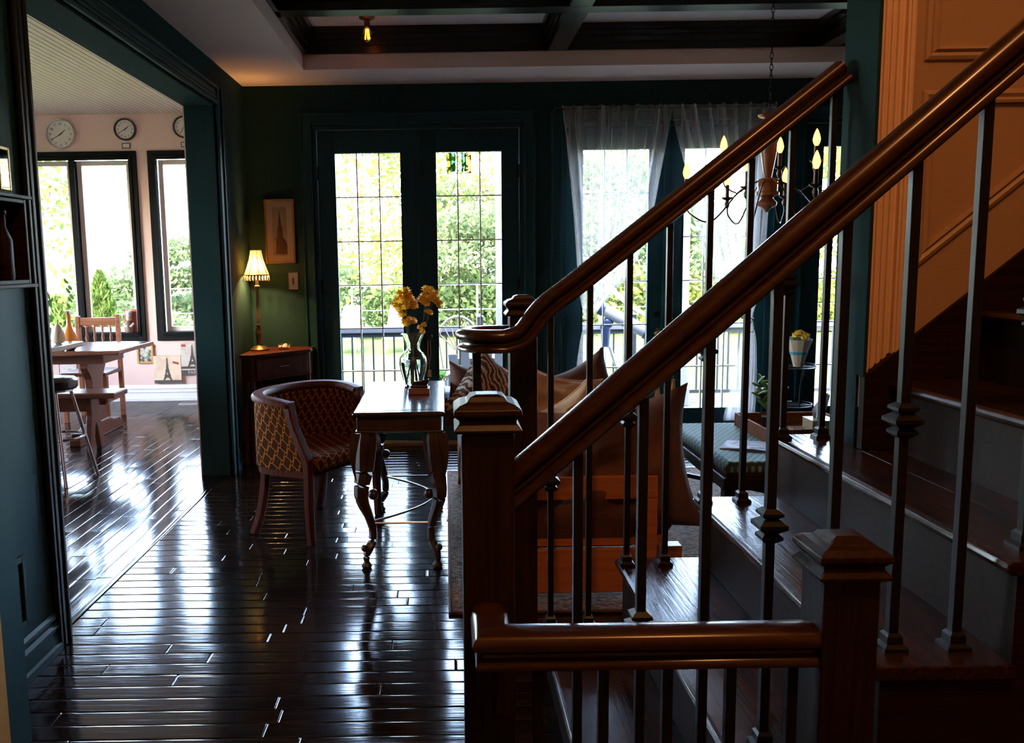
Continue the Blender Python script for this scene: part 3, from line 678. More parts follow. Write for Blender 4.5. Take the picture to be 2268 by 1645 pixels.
flower('chrysanthemum', 'yellow chrysanthemum sprig with the biggest cluster at upper left in the vase', fl_(.03, .02), [nk, fl_(-.04, .34), fl_(-.045, .47)],
       [fl_(-.06, .50), fl_(-.03, .515, .02), fl_(-.075, .465), fl_(-.05, .475, -.03), fl_(-.015, .48), fl_(-.07, .43, -.01), fl_(-.035, .44, -.03), fl_(0, .455, .02), fl_(-.055, .395), fl_(.008, .44, -.01), fl_(-.09, .445, .01)], .032, FG)
flower('chrysanthemum', 'yellow chrysanthemum sprig with the top right cluster in the vase', fl_(-.03, .02), [(vx + .005, vy, zt + .2), fl_(.06, .36), fl_(.085, .48)],
       [fl_(.1, .52), fl_(.075, .525, .02), fl_(.125, .5), fl_(.065, .49), fl_(.13, .465, -.01), fl_(.1, .48, -.02), fl_(.05, .47, .01), fl_(.145, .445), fl_(.075, .455, -.02)], .028, FG)
flower('chrysanthemum', 'short yellow chrysanthemum with the lowest left cluster in the vase', fl_(.01, .02, .02), [(vx, vy + .01, zt + .2), fl_(-.02, .29), fl_(-.022, .345)],
       [fl_(-.045, .355), fl_(-.02, .362), fl_(.005, .355), fl_(-.03, .345, -.02)], .025, FG)
flower('chrysanthemum', 'yellow chrysanthemum buds low on the right side of the vase', fl_(.02, .02, -.02), [(vx + .006, vy - .01, zt + .2), fl_(.035, .28), fl_(.05, .32)],
       [fl_(.062, .335), fl_(.04, .32), fl_(.055, .30, -.02)], .018, FG)
flower('chrysanthemum', 'single yellow chrysanthemum bud below the top right cluster in the vase', fl_(-.01, .02, -.02), [(vx + .008, vy - .01, zt + .2), fl_(.07, .33), fl_(.09, .385)],
       [fl_(.098, .40), fl_(.08, .41)], .019, FG)
bk = T('book', 'small tan leather book lying on the table before the vase', 'book', (-.145, 4.40, vz))
P('cover', MB().box(-.2, 4.355, vz, -.09, 4.46, vz + .005).box(-.2, 4.355, vz + .026, -.09, 4.46, vz + .031).box(-.2, 4.355, vz, -.09, 4.36, vz + .031), plain('tan_leather', (.30, .11, .045), .5), bk, bevel=.002)
P('pages', MB().box(-.197, 4.36, vz + .005, -.093, 4.457, vz + .026), plain('paper_edge', (.6, .5, .35), .8), bk)
t = T('glasses_case', 'dark shiny open case lying on the tan book', 'case', (-.145, 4.41, vz + .031))
P('case_base', MB().box(-.19, 4.375, vz + .031, -.1, 4.445, vz + .045), plain('dark_gloss', (.02, .016, .014), .15), t, bevel=.006)
P('case_lid', MB().prism([(-.19, vz + .045), (-.1, vz + .045), (-.095, vz + .07), (-.18, vz + .055)], 1, 4.425, 4.445), plain('dark_gloss', (.02, .016, .014), .15), t, bevel=.003)

# ================================================================ BARREL CHAIR
def fabric():
    m, n, l, b = newmat('lattice_fabric'); b.inputs['Roughness'].default_value = .9; b.inputs['Specular IOR Level'].default_value = .1
    tc = n.new('ShaderNodeTexCoord'); sp = n.new('ShaderNodeSeparateXYZ'); l.new(tc.outputs['UV'], sp.inputs[0])
    u = M('DIVIDE', n, l, sp.outputs[0], .064); v = M('DIVIDE', n, l, sp.outputs[1], .092)
    wob = M('MULTIPLY', n, l, M('SINE', n, l, M('MULTIPLY', n, l, v, 2 * PI * 2)), .07)
    a = M('ABSOLUTE', n, l, M('SUBTRACT', n, l, M('FRACT', n, l, M('ADD', n, l, M('ADD', n, l, u, v), wob)), .5))
    c = M('ABSOLUTE', n, l, M('SUBTRACT', n, l, M('FRACT', n, l, M('ADD', n, l, M('SUBTRACT', n, l, u, v), wob)), .5))
    ln = M('LESS_THAN', n, l, M('MINIMUM', n, l, a, c), .065)
    d = M('SQRT', n, l, M('ADD', n, l, M('POWER', n, l, a, 2), M('POWER', n, l, c, 2)))
    hole = M('GREATER_THAN', n, l, d, .15)
    ring = M('LESS_THAN', n, l, d, .245)
    f = M('MULTIPLY', n, l, M('MAXIMUM', n, l, ln, ring), hole)
    mx = n.new('ShaderNodeMix'); mx.data_type = 'RGBA'; mx.inputs[6].default_value = (.045, .014, .0025, 1); mx.inputs[7].default_value = (.34, .115, .018, 1)
    l.new(f, mx.inputs[0]); l.new(mx.outputs[2], b.inputs['Base Color'])
    bp = n.new('ShaderNodeBump'); bp.inputs['Strength'].default_value = .3; bp.inputs['Distance'].default_value = .002; l.new(f, bp.inputs['Height']); l.new(bp.outputs[0], b.inputs['Normal'])
    return m
FAB = fabric()
def set_uv(ob, fn):
    me = ob.data; uvl = me.uv_layers.new(name='uv')
    for lp in me.loops: uvl.data[lp.index].uv = fn(me.vertices[lp.vertex_index].co)
ch = T('barrel_chair', 'barrel back chair in gold lattice fabric with dark wood rail', 'chair', (-.789, 4.627, 0), math.radians(-30))
def shell_xy(s):
    # s in [-1,1]: near arm front -> back -> far arm front (local, facing +x)
    pts = [(.15, -.30), (.08, -.315), (-.02, -.31), (-.105, -.235), (-.148, -.12), (-.158, 0), (-.148, .12), (-.105, .235), (-.02, .31), (.08, .315), (.15, .30)]
    P_ = [Vector((a, b, 0)) for a, b in pts]; c = bez(P_, 8)
    i = (s + 1) / 2 * (len(c) - 1); k = min(int(i), len(c) - 2); return c[k].lerp(c[k + 1], i - k)
def shell(u, off, z):
    s = 2 * u - 1; p = shell_xy(s); e = .01; t_ = (shell_xy(min(1, s + e)) - shell_xy(max(-1, s - e))).normalized(); nrm = Vector((t_.y, -t_.x, 0))
    q = p + nrm * off; k = min(1, max(0, (.745 - z) / .36)); k = k * k * (3 - 2 * k)
    return (q.x + .115 * k * max(0, (abs(s) - .6) / .4), q.y, z)
def ztop(u): s = abs(2 * u - 1); return .745 - .03 * s ** 3
nu = 40
for nm, off in (('back_outer', .022), ('back_inner', -.022)):
    o = P(nm, MB().grid(lambda u, v: shell(.02 + .96 * u, off * (1 if v < .9 else .8), .385 + (ztop(u) - .385 - .01) * v), nu, 8), FAB, ch, local=True, smooth=True)
    me = o.data; uvl = me.uv_layers.new(name='uv')
    for lp in me.loops:
        i = lp.vertex_index % (nu + 1); j = lp.vertex_index // (nu + 1); uvl.data[lp.index].uv = (1.45 * i / nu, .36 * j / 8)
P('top_rail', MB().sweep([shell(i / 40, 0, ztop(i / 40)) for i in range(41)], [(-.034, -.012), (-.036, .004), (-.026, .018), (0, .022), (.026, .018), (.036, .004), (.034, -.012)]), MAHOG, ch, local=True, smooth=True)
for s in (-1, 1):
    post = bez([(.155, s * .30, .735), (.16, s * .3, .69), (.18, s * .3, .61), (.225, s * .3, .52), (.262, s * .3, .44), (.268, s * .3, .36), (.266, s * .3, .2), (.272, s * .3, 0)], 5)
    P('front_leg', MB().sweep(post, [(-.026, -.02), (.026, -.02), (.026, .02), (-.026, .02)], up=(1, 0, 0), taper=[1 - .25 * max(0, (i / (len(post) - 1) - .6) / .4) for i in range(len(post))]), MAHOG, ch, local=True, bevel=.006)
    bl = bez([(-.07, s * .24, .4), (-.075, s * .25, .25), (-.1, s * .265, .1), (-.13, s * .285, 0)], 5)
    P('back_leg', MB().sweep(bl, [(-.02, -.018), (.02, -.018), (.02, .018), (-.02, .018)], up=(1, 0, 0)), MAHOG, ch, local=True, bevel=.005)
seat_pts = [(shell(i / 20, -.012, .39)[0], shell(i / 20, -.012, .39)[1]) for i in range(21)]
P('seat_rail', MB().prism(seat_pts, 2, .345, .39), MAHOG, ch, local=True, bevel=.006)
o = P('seat', MB().prism([(x + (.05 if x > .2 else 0), y * .9) for x, y in seat_pts], 2, .375, .455), FAB, ch, local=True, bevel=.03, seg=4, smooth=True)
set_uv(o, lambda c: (c.y, c.x + c.z))

# ================================================================ CORNER TABLE, LAMP, PICTURE, SWITCH
ct = T('corner_table', 'small mahogany corner table with one drawer under the lamp', 'table', (-1.25, 6.35, 0))
tri = [(-1.455, 6.03), (-1.455, 6.575), (-1.03, 6.575), (-1.03, 6.40), (-1.38, 6.03)]
P('tabletop', MB().prism([(-1.46, 6.0), (-1.46, 6.58), (-1.015, 6.58), (-1.015, 6.38), (-1.37, 6.0)], 2, .772, .795), MAHOG, ct, bevel=.005)
P('case', MB().prism(tri, 2, .60, .772), MAHOG, ct, bevel=.003)
fx, fy = Vector((-1.03 + 1.38, 6.40 - 6.03)).normalized()
dr = MB()
a = Vector((-1.36, 6.05, 0)); b = Vector((-1.05, 6.38, 0)); n_ = Vector((fy, -fx, 0))
dr.add([a + n_ * k + Vector((0, 0, z)) for k in (0, .014) for z in (.62, .75)] + [b + n_ * k + Vector((0, 0, z)) for k in (0, .014) for z in (.62, .75)], [(2, 6, 7, 3), (0, 1, 5, 4), (1, 3, 7, 5), (0, 4, 6, 2), (0, 2, 3, 1), (4, 5, 7, 6)])
do = P('drawer', dr, MAHOG, ct, bevel=.003)
mm = (a + b) / 2 + n_ * .03
P('handle', MB().tube([tuple(mm + Vector((fx, fy, 0)) * q + n_ * w_ + Vector((0, 0, .69))) for q, w_ in ((-.045, -.018), (-.04, 0), (.04, 0), (.045, -.018))], .004, 6), BRASS, do)
for (x, y) in ((-1.44, 6.045), (-1.385, 6.045), (-1.045, 6.41), (-1.045, 6.555), (-1.44, 6.555)): P('leg', MB().box(x - .016, y - .016, 0, x + .016, y + .016, .60), MAHOG, ct, bevel=.003)
P('shelf', MB().prism([(-1.43, 6.06), (-1.43, 6.56), (-1.06, 6.56), (-1.06, 6.42), (-1.38, 6.06)], 2, .16, .18), MAHOG, ct)
lx, ly, lz = -1.385, 6.33, .795
lm = T('table_lamp', 'slim candlestick lamp with a glowing fringed shade', 'lamp', (lx, ly, lz))
P('base', MB().lathe([(.068, 0), (.07, .01), (.055, .02), (.045, .03), (.03, .035), (.018, .05)], (lx, ly, lz), 24), plain('antique_gold', (.32, .2, .1), .4, .7), lm, smooth=True)
P('stem', MB().lathe([(.018, .05), (.022, .08), (.028, .13), (.014, .17), (.02, .19), (.012, .2), (.013, .45), (.022, .46), (.022, .475), (.012, .48), (.012, .52)], (lx, ly, lz), 16), plain('antique_gold', (.32, .2, .1), .4, .7), lm, smooth=True)
def shademat():
    m, n, l, b = newmat('lamp_shade_fabric'); n.remove(b)
    tl = n.new('ShaderNodeBsdfTranslucent'); df = n.new('ShaderNodeBsdfDiffuse'); ms = n.new('ShaderNodeMixShader'); ms.inputs[0].default_value = .75
    tl.inputs[0].default_value = (.42, .25, .08, 1); df.inputs[0].default_value = (.4, .28, .12, 1)
    l.new(df.outputs[0], ms.inputs[1]); l.new(tl.outputs[0], ms.inputs[2]); l.new(ms.outputs[0], n['Material Output'].inputs[0]); return m
sh = P('shade', MB().lathe([(.092, .555), (.07, .61), (.05, .67), (.038, .735)], (lx, ly, lz), 8, PI / 8, caps=False), shademat(), lm)
P('shade_ribs', MB().tube(arc(lx, ly, .039, 0, 2 * PI, 16, lz + .735)[:-1], .004, 6, closed=True).tube(arc(lx, ly, .0925, 0, 2 * PI, 24, lz + .555)[:-1], .004, 6, closed=True), plain('shade_trim', (.25, .12, .04), .7), sh)
for k in range(8):
    an = PI / 8 + k * PI / 4
    P('shade_rib', MB().tube([(lx + r * math.cos(an), ly + r * math.sin(an), lz + z) for r, z in ((.093, .555), (.071, .61), (.051, .67), (.039, .735))], .003, 5), plain('shade_trim', (.25, .12, .04), .7), sh)
for k in range(24):
    an = 2 * PI * k / 24
    P('fringe_bead', MB().lathe([(.001, -.002), (.0055, -.018), (.0045, -.036), (.001, -.042)], (lx + .092 * math.cos(an), ly + .092 * math.sin(an), lz + .553), 6), plain('bead_amber', (.8, .55, .25), .3), sh)
P('bulb', MB().ball((lx, ly, lz + .64), .022, 12, 8, (1, 1, 1.3)), emis('lamp_bulb_glow', (1, .55, .2), 20), lm)
ld = bpy.data.lights.new('table_lamp_light', 'POINT'); ld.energy = 90.0; ld.color = (1, .52, .17); ld.shadow_soft_size = .03
lo = bpy.data.objects.new('table_lamp_light', ld); col.objects.link(lo); lo.parent = lm; lo.location = (0, 0, .63)
t = T('seashell', 'small pale spiny seashell beside the lamp on the corner table', 'shell', (-1.215, 6.36, .795))
SHELL = plain('shell_pink', (.75, .6, .52), .4)
P('shell_body', MB().lathe([(.004, 0), (.02, .006), (.028, .02), (.02, .034), (.008, .045)], (-1.2, 6.36, .795), 12).ball((-1.235, 6.35, .812), .017, 8, 6), SHELL, t, smooth=True)
for k in range(5): P('spine', MB().lathe([(.006, 0), (.001, .03)], (-1.245 + .02 * k, 6.345, .81 + .006 * (k % 2)), 6), SHELL, t)
def printmat(name, base, ink, thr, seed=0.0, sc=14, spire=None):
    m, n, l, b = newmat(name); b.inputs['Roughness'].default_value = .8
    tc = n.new('ShaderNodeTexCoord'); ns = n.new('ShaderNodeTexNoise'); ns.inputs['Scale'].default_value = sc; ns.inputs['Detail'].default_value = 6
    mp = n.new('ShaderNodeMapping'); mp.inputs['Location'].default_value = (seed, seed * 2, 0); l.new(tc.outputs['Object'], mp.inputs[0]); l.new(mp.outputs[0], ns.inputs[0])
    cr = n.new('ShaderNodeValToRGB'); cr.color_ramp.elements[0].position = thr - .08; cr.color_ramp.elements[1].position = thr + .08
    cr.color_ramp.elements[0].color = (*ink, 1); cr.color_ramp.elements[1].color = (*base, 1)
    l.new(ns.outputs['Fac'], cr.inputs[0]); l.new(cr.outputs[0], b.inputs['Base Color']); return m
pt = frame_thing('framed_print', 'gold framed sepia print of a church tower above the lamp', 'picture', -1.363, 1.43, -1.137, 1.912, YB, .014, plain('gold_frame', (.55, .3, .08), .4, .3),
                 printmat('tower_paper', (.62, .45, .26), (.5, .36, .2), .5), .028, matw=.045, matm=plain('mat_cream', (.85, .66, .4), .8))
ink = plain('sepia_ink', (.10, .06, .035), .8)
tx, tz = -1.25, 1.5
P('engraved_tower', MB().prism([(tx - .035, tz), (tx - .03, tz + .12), (tx - .022, tz + .125), (tx - .02, tz + .2), (tx - .014, tz + .21), (tx - .006, tz + .27), (tx, tz + .33), (tx + .006, tz + .27), (tx + .014, tz + .21), (tx + .02, tz + .2), (tx + .022, tz + .125), (tx + .035, tz + .11), (tx + .05, tz + .08), (tx + .05, tz)], 1, YB - .0155, YB - .0142), ink, pt)
t = T('light_switch', 'cream light switch plate on the teal wall under the print', 'switch', (-1.165, YB, 1.23))
P('plate', MB().box(-1.2, YB - .008, 1.232, -1.128, YB, 1.36), plain('ivory_plastic', (.85, .7, .5), .4), t, bevel=.004)
P('toggle', MB().box(-1.17, YB - .02, 1.27, -1.158, YB - .008, 1.32), plain('brown_slot', (.15, .08, .04), .5), t, bevel=.002)

# ================================================================ RUG, SOFA, CUSHIONS
def rugmat():
    m, n, l, b = newmat('braided_wool'); b.inputs['Roughness'].default_value = .95
    tc = n.new('ShaderNodeTexCoord'); mp = n.new('ShaderNodeMapping'); mp.inputs['Scale'].default_value = (45, 110, 1); l.new(tc.outputs['Object'], mp.inputs[0])
    vo = n.new('ShaderNodeTexVoronoi'); vo.inputs['Scale'].default_value = 1.0; l.new(mp.outputs[0], vo.inputs[0])
    cr = n.new('ShaderNodeValToRGB'); e = cr.color_ramp.elements; e[0].color = (.32, .21, .13, 1); e[1].color = (.05, .03, .02, 1); e[0].position = .25; e[1].position = .75
    l.new(vo.outputs['Distance'], cr.inputs[0])
    hs = n.new('ShaderNodeMix'); hs.data_type = 'RGBA'; hs.blend_type = 'MULTIPLY'; hs.inputs[0].default_value = .35
    l.new(cr.outputs[0], hs.inputs[6]); l.new(vo.outputs['Color'], hs.inputs[7]); l.new(hs.outputs[2], b.inputs['Base Color'])
    bp = n.new('ShaderNodeBump'); bp.inputs['Strength'].default_value = .8; bp.inputs['Distance'].default_value = .006; bp.invert = True
    l.new(vo.outputs['Distance'], bp.inputs['Height']); l.new(bp.outputs[0], b.inputs['Normal']); return m
rg_ = T('rug', 'braided brown wool rug under the sofa', 'rug', (1.4, 4.5, .001))
P('rug_field', MB().box(-.0, 3.34, .001, 2.9, 5.68, .014), rugmat(), rg_, bevel=.006)
P('rug_border', MB().tube([(-.0, 3.34, .009), (2.9, 3.34, .009), (2.9, 5.68, .009), (0, 5.68, .009)], .0085, 8, closed=True), plain('braid_edge', (.12, .06, .04), .9, noise=.4, scale=80), rg_)
BROWN = plain('brown_canvas', (.085, .032, .02), .85, noise=.12, scale=60, bump=.2)
RUST = plain('rust_canvas', (.15, .062, .033), .85, noise=.12, scale=60, bump=.2)
TANC = plain('tan_cotton', (.42, .25, .13), .85, noise=.1, scale=50, bump=.15)
sf = T('futon_sofa', 'pine framed futon sofa with a brown mattress seen from its end', 'sofa', (.5, 4.4, 0))
def arm(y):
    A = P('arm_top_board', MB().box(.06, y, .445, .862, y + .03, .541), PINE, sf, bevel=.004)
    P('arm_stile', MB().box(.776, y, .05, .862, y + .028, .445), PINE, sf, bevel=.004)
    P('arm_stile', MB().box(.06, y, .02, .14, y + .028, .445), PINE, sf, bevel=.004)
    P('arm_bottom_board', MB().box(.14, y, .045, .776, y + .028, .232), PINE, sf, bevel=.004)
arm(3.44); arm(5.34)
P('foot', MB().box(.87, 3.43, .0145, .965, 3.5, .245), PINE, sf, bevel=.004); P('foot', MB().box(.06, 5.34, .0145, .14, 5.37, .05), PINE, sf); P('foot', MB().box(.78, 5.34, .0145, .86, 5.37, .05), PINE, sf); P('foot', MB().box(.06, 3.44, .0145, .14, 3.468, .03), PINE, sf)
P('seat_deck', MB().box(.1, 3.47, .24, .9, 5.34, .27), PINE, sf)
P('mattress', MB().box(.06, 3.475, .27, .95, 5.335, .46), BROWN, sf, bevel=.06, seg=4, smooth=True)
P('back_mattress', MB().prism([(.80, .42), (.98, .36), (1.0, .66), (.92, .68)], 1, 3.6, 5.33), BROWN, sf, bevel=.05, seg=4, smooth=True)
P('mattress_drop', MB().box(.15, 3.472, .232, .77, 3.49, .445), BROWN, sf, bevel=.01)
def pillow(name, label, cat, loc, w, h, t, mat, rx, rz, ry=0.0, seed=0, crease=.012, ear=.10, piping=None):
    r = random.Random(seed); ph = [r.uniform(0, 6.28) for _ in range(6)]
    def f(sgn):
        def g(u, v):
            x, y = 2 * u - 1, 2 * v - 1
            pin = 1 - ear * (1 - y * y) * x * x; pin2 = 1 - ear * (1 - x * x) * y * y
            th = t / 2 * max(0, (1 - x ** 4)) ** .6 * max(0, (1 - y ** 4)) ** .6
            wr = crease * (math.sin(7 * x + 3 * y + ph[0]) * math.sin(4 * y + ph[1]) + .6 * math.sin(11 * y - 5 * x + ph[2])) * (1 - x * x) * (1 - y * y)
            sag = -.05 * h * (1 - x * x) * max(0, y)
            return (x * w / 2 * pin, sgn * (th + wr * 1.2), y * h / 2 * pin2 + sag)
        return g
    m = MB().grid(f(-1), 20, 20); o = len(m.v); m2 = MB().grid(f(1), 20, 20); m2.f = [q[::-1] for q in m2.f]; m.add(m2.v, m2.f)
    t_ = T(name, label, cat, loc)
    p = P('cover', m, mat, t_, local=True, smooth=True); p.rotation_euler = (rx, ry, 0)
    t_.rotation_euler = (0, 0, rz)
    if piping:
        ed = [f(1)(i / 20, 0) for i in range(20)] + [f(1)(1, i / 20) for i in range(20)] + [f(1)(1 - i / 20, 1) for i in range(20)] + [f(1)(0, 1 - i / 20) for i in range(20)]
        q = P('piping', MB().tube(ed, .006, 6, closed=True), piping, t_, local=True, smooth=True); q.rotation_euler = (rx, ry, 0)
    return t_
pillow('floor_cushion', 'large rust brown cushion slumped at the near end of the sofa', 'cushion', (.66, 3.44 + .13, .555), .80, .62, .20, RUST, -.12, 0, -.11, 1, .022, .14)
pillow('cushion', 'brown cushion with a tall pointed corner at the back of the sofa', 'cushion', (.74, 4.85, .62), .52, .48, .16, BROWN, -.2, .1, -.35, 2, .01, .14)
pillow('cushion', 'crumpled tan cushion leaning among the brown ones on the sofa', 'cushion', (.55, 4.5, .64), .46, .44, .15, TANC, -.25, -.05, .25, 3, .03, .12, plain('cream_piping', (.6, .45, .3), .8))
pillow('cushion', 'second tan cushion with piped edges in front on the sofa', 'cushion', (.62, 4.22, .58), .44, .38, .15, TANC, -.35, .12, -.5, 4, .03, .12, plain('cream_piping', (.6, .45, .3), .8))
def stripes():
    m, n, l, b = newmat('striped_faux_fur'); b.inputs['Roughness'].default_value = .9
    tc = n.new('ShaderNodeTexCoord'); w = n.new('ShaderNodeTexWave'); w.bands_direction = 'DIAGONAL'; w.inputs['Scale'].default_value = 17; w.inputs['Distortion'].default_value = 6; w.inputs['Detail'].default_value = 3; w.inputs['Detail Scale'].default_value = 1.4
    l.new(tc.outputs['Object'], w.inputs[0]); cr = n.new('ShaderNodeValToRGB'); cr.color_ramp.elements[0].position = .35; cr.color_ramp.elements[1].position = .7
    cr.color_ramp.elements[0].color = (.06, .03, .02, 1); cr.color_ramp.elements[1].color = (.42, .36, .33, 1); l.new(w.outputs['Fac'], cr.inputs[0]); l.new(cr.outputs[0], b.inputs['Base Color']); return m
pillow('cushion', 'zebra striped brown and cream cushion at the left end of the sofa', 'cushion', (.24, 4.62, .70), .42, .42, .16, stripes(), -.2, .25, .62, 5, .006, .10)
pillow('cushion', 'small dark brown cushion behind the striped cushion', 'cushion', (.17, 4.85, .66), .36, .38, .14, BROWN, -.15, .1, .12, 6, .006, .12)

# ================================================================ BENCH OTTOMAN WITH TRAY
def dotfab():
    m, n, l, b = newmat('green_dotted_fabric'); b.inputs['Roughness'].default_value = .85
    tc = n.new('ShaderNodeTexCoord'); sp = n.new('ShaderNodeSeparateXYZ'); l.new(tc.outputs['Object'], sp.inputs[0])
    s_ = .034; iy = M('DIVIDE', n, l, sp.outputs[1], s_ * .8); row = M('FLOOR', n, l, iy)
    u = M('SUBTRACT', n, l, M('FRACT', n, l, M('ADD', n, l, M('DIVIDE', n, l, sp.outputs[0], s_), M('MULTIPLY', n, l, row, .5))), .5)
    v = M('SUBTRACT', n, l, M('FRACT', n, l, iy), .5)
    d = M('SQRT', n, l, M('ADD', n, l, M('POWER', n, l, u, 2), M('POWER', n, l, v, 2)))
    f = M('LESS_THAN', n, l, d, .3)
    mx = n.new('ShaderNodeMix'); mx.data_type = 'RGBA'; mx.inputs[6].default_value = (.035, .075, .055, 1); mx.inputs[7].default_value = (.20, .29, .21, 1)
    l.new(f, mx.inputs[0]); l.new(mx.outputs[2], b.inputs['Base Color']); return m
bo = T('bench_ottoman', 'wooden bench with a green dotted cushion behind the stairs', 'bench', (1.75, 4.6, 0), math.radians(0))
bx0, bx1, by0, by1, bzt = 1.33, 2.25, 4.02, 5.06, .45
P('cushion', MB().box(bx0, by0, .38, bx1, by1, bzt), dotfab(), bo, bevel=.03, seg=4, smooth=True)
P('cushion_side', MB().box(bx0 + .004, by0 - .002, .375, bx1 - .004, by1 + .002, .405), FAB, bo, bevel=.01)
P('bench_frame', MB().box(bx0 - .01, by0 - .012, .315, bx1 + .01, by1 + .012, .376), STAIN, bo, bevel=.006)
for (x, y) in ((bx0 + .03, by0 + .03), (bx1 - .03, by0 + .03), (bx0 + .03, by1 - .03), (bx1 - .03, by1 - .03)): P('leg', MB().box(x - .032, y - .032, .0145, x + .032, y + .032, .315), STAIN, bo, bevel=.004)
P('cross_stretcher', MB().sweep([(bx0 + .03, by0 + .03, .15), (bx1 - .03, by1 - .03, .15)], [(-.012, -.012), (.012, -.012), (.012, .012), (-.012, .012)]), STAIN, bo)
P('cross_stretcher', MB().sweep([(bx0 + .03, by1 - .03, .151), (bx1 - .03, by0 + .03, .151)], [(-.012, -.012), (.012, -.012), (.012, .012), (-.012, .012)]), STAIN, bo)
WICK = plain('wicker_red_brown', (.26, .065, .018), .7, spec=.1, noise=.5, scale=120, bump=.8)
ty = T('wicker_tray', 'red brown wicker tray on the green bench', 'tray', (1.93, 4.66, .451))
x0, x1, y0, y1 = 1.68, 2.2, 4.42, 4.95
P('tray_bottom', MB().box(x0, y0, .451, x1, y1, .46), WICK, ty)
for q in ((x0, y0, x1, y0 + .014), (x0, y1 - .014, x1, y1), (x0, y0, x0 + .014, y1), (x1 - .014, y0, x1, y1)): P('tray_side', MB().box(q[0], q[1], .455, q[2], q[3], .525), WICK, ty, bevel=.004)
# jade plant in a glass pot
jx, jy, jz = 1.80, 4.72, .46
jp = T('jade_plant', 'jade plant in a clear glass pot on the wicker tray', 'plant', (jx, jy, jz))
P('glass_pot', MB().lathe([(.04, 0), (.045, .003), (.05, .06), (.052, .10), (.049, .10), (.046, .06), (.041, .006)], (jx, jy, jz), 20), clear_glass('pot_glass', (.85, .95, .9)), jp, smooth=True)
P('soil', MB().lathe([(.036, .008), (.043, .05), (.046, .082)], (jx, jy, jz), 14), plain('pot_soil', (.03, .022, .016), .9), jp)
JG = plain('jade_leaf', (.10, .20, .04), .45, spec=.2)
r = random.Random(11); leaf0 = None
for k in range(7):
    an = k * 2.4; ex, ey, ez = .075 * math.cos(an), .075 * math.sin(an), .12 + .12 * r.random()
    P('branch', MB().tube(bez([(jx, jy, jz + .08), (jx + ex * .5, jy + ey * .5, jz + .08 + ez * .6), (jx + ex, jy + ey, jz + .08 + ez)], 4), .005, 6), plain('jade_branch', (.09, .08, .03), .6), jp)
    for q in range(7):
        tq = .35 + .65 * q / 6; px, py, pz = ex * tq, ey * tq, .08 + ez * tq
        a2 = r.uniform(0, 6.28)
        if leaf0 is None: leaf0 = P('leaf', MB().ball((0, 0, .024), .024, 8, 6, (.62, .22, 1)), JG, jp, local=True, smooth=True); o = leaf0
        else: o = inst(leaf0, jp)
        o.location = (px, py, pz); o.rotation_euler = (r.uniform(.5, 1.3), 0, a2); k_ = r.uniform(1.1, 1.8); o.scale = (k_, k_, k_)
tbx = T('tissue_box', 'boxed tissues with one tissue pulled up on the tray', 'tissue box', (1.985, 4.5, .46))
P('box', MB().box(1.92, 4.44, .46, 2.05, 4.57, .565), plain('tissue_card', (.5, .36, .2), .6, noise=.4, scale=60), tbx, bevel=.003)
P('box_top', MB().box(1.919, 4.439, .565, 2.051, 4.571, .568), plain('tissue_top', (.8, .78, .74), .3), tbx)
P('tissue', MB().grid(lambda u, v: (1.975 + (u - .5) * .075 * (1 - .75 * abs(v - .45)) + .03 * v + .012 * math.sin(u * 9), 4.505 + .02 * math.sin(u * 7 + v * 3), .566 + .135 * v - .05 * v * (u - .8) ** 2), 10, 10), plain('tissue_paper', (.85, .84, .84), .8), tbx, smooth=True)
for (cx, cy, lab) in ((1.885, 4.53, 'small glass tumbler beside the tissue box on the tray'),):
    g = T('glass_tumbler', lab, 'glass', (cx, cy, .46)); P('tumbler', MB().lathe([(.022, 0), (.026, .055), (.024, .055), (.02, .006)], (cx, cy, .46), 16), clear_glass('pot_glass'), g, smooth=True)
mg = T('magazine', 'folded newspaper magazine lying on the green bench cushion', 'magazine', (1.58, 4.35, .451), math.radians(-28))
PRN = printmat('magazine_print', (.55, .5, .5), (.16, .17, .24), .46, 3, 18)
P('back_page', MB().box(-.15, -.105, 0, .15, .105, .004), plain('page_white', (.7, .68, .66), .6), mg, local=True)
P('cover', MB().grid(lambda u, v: (-.15 + .3 * u, -.105 + .21 * v, .004 + .008 * math.sin(u * PI)), 8, 2), PRN, mg, local=True, smooth=True)

# ================================================================ CHANDELIER
cx, cy = 1.85, 5.0
cdl = T('chandelier', 'bronze candle chandelier hanging on a chain by the curtains', 'chandelier', (cx, cy, 1.68))
WOODC = wood('turned_orange_wood', (.20, .06, .02), (.30, .10, .035), .35, 2, 1.0, .03)
P('turned_body', MB().lathe([(.004, 1.68), (.012, 1.69), (.02, 1.7), (.05, 1.715), (.055, 1.735), (.035, 1.755), (.03, 1.765), (.065, 1.775), (.065, 1.79), (.055, 1.8), (.055, 1.86), (.05, 1.868), (.025, 1.875)], (cx, cy, 0), 20), WOODC, cdl, smooth=True)
P('turned_column', MB().lathe([(.02, 1.875), (.03, 1.93), (.045, 2.02), (.045, 2.07), (.035, 2.12), (.022, 2.17), (.02, 2.2)], (cx, cy, 0), 18), WOODC, cdl, smooth=True)
P('top_cup', MB().lathe([(.02, 2.2), (.06, 2.215), (.065, 2.225), (.03, 2.235), (.012, 2.25)], (cx, cy, 0), 18), BRASS, cdl, smooth=True)
lk = 0; z = 2.25
while z < 3.0:
    P('chain_link', MB().tube([(cx + (.009 * math.cos(a) if lk % 2 else 0), cy + (0 if lk % 2 else .009 * math.cos(a)), z + .017 + .019 * math.sin(a)) for a in [2 * PI * i / 10 for i in range(10)]], .0024, 5, closed=True), IRON, cdl); z += .031; lk += 1
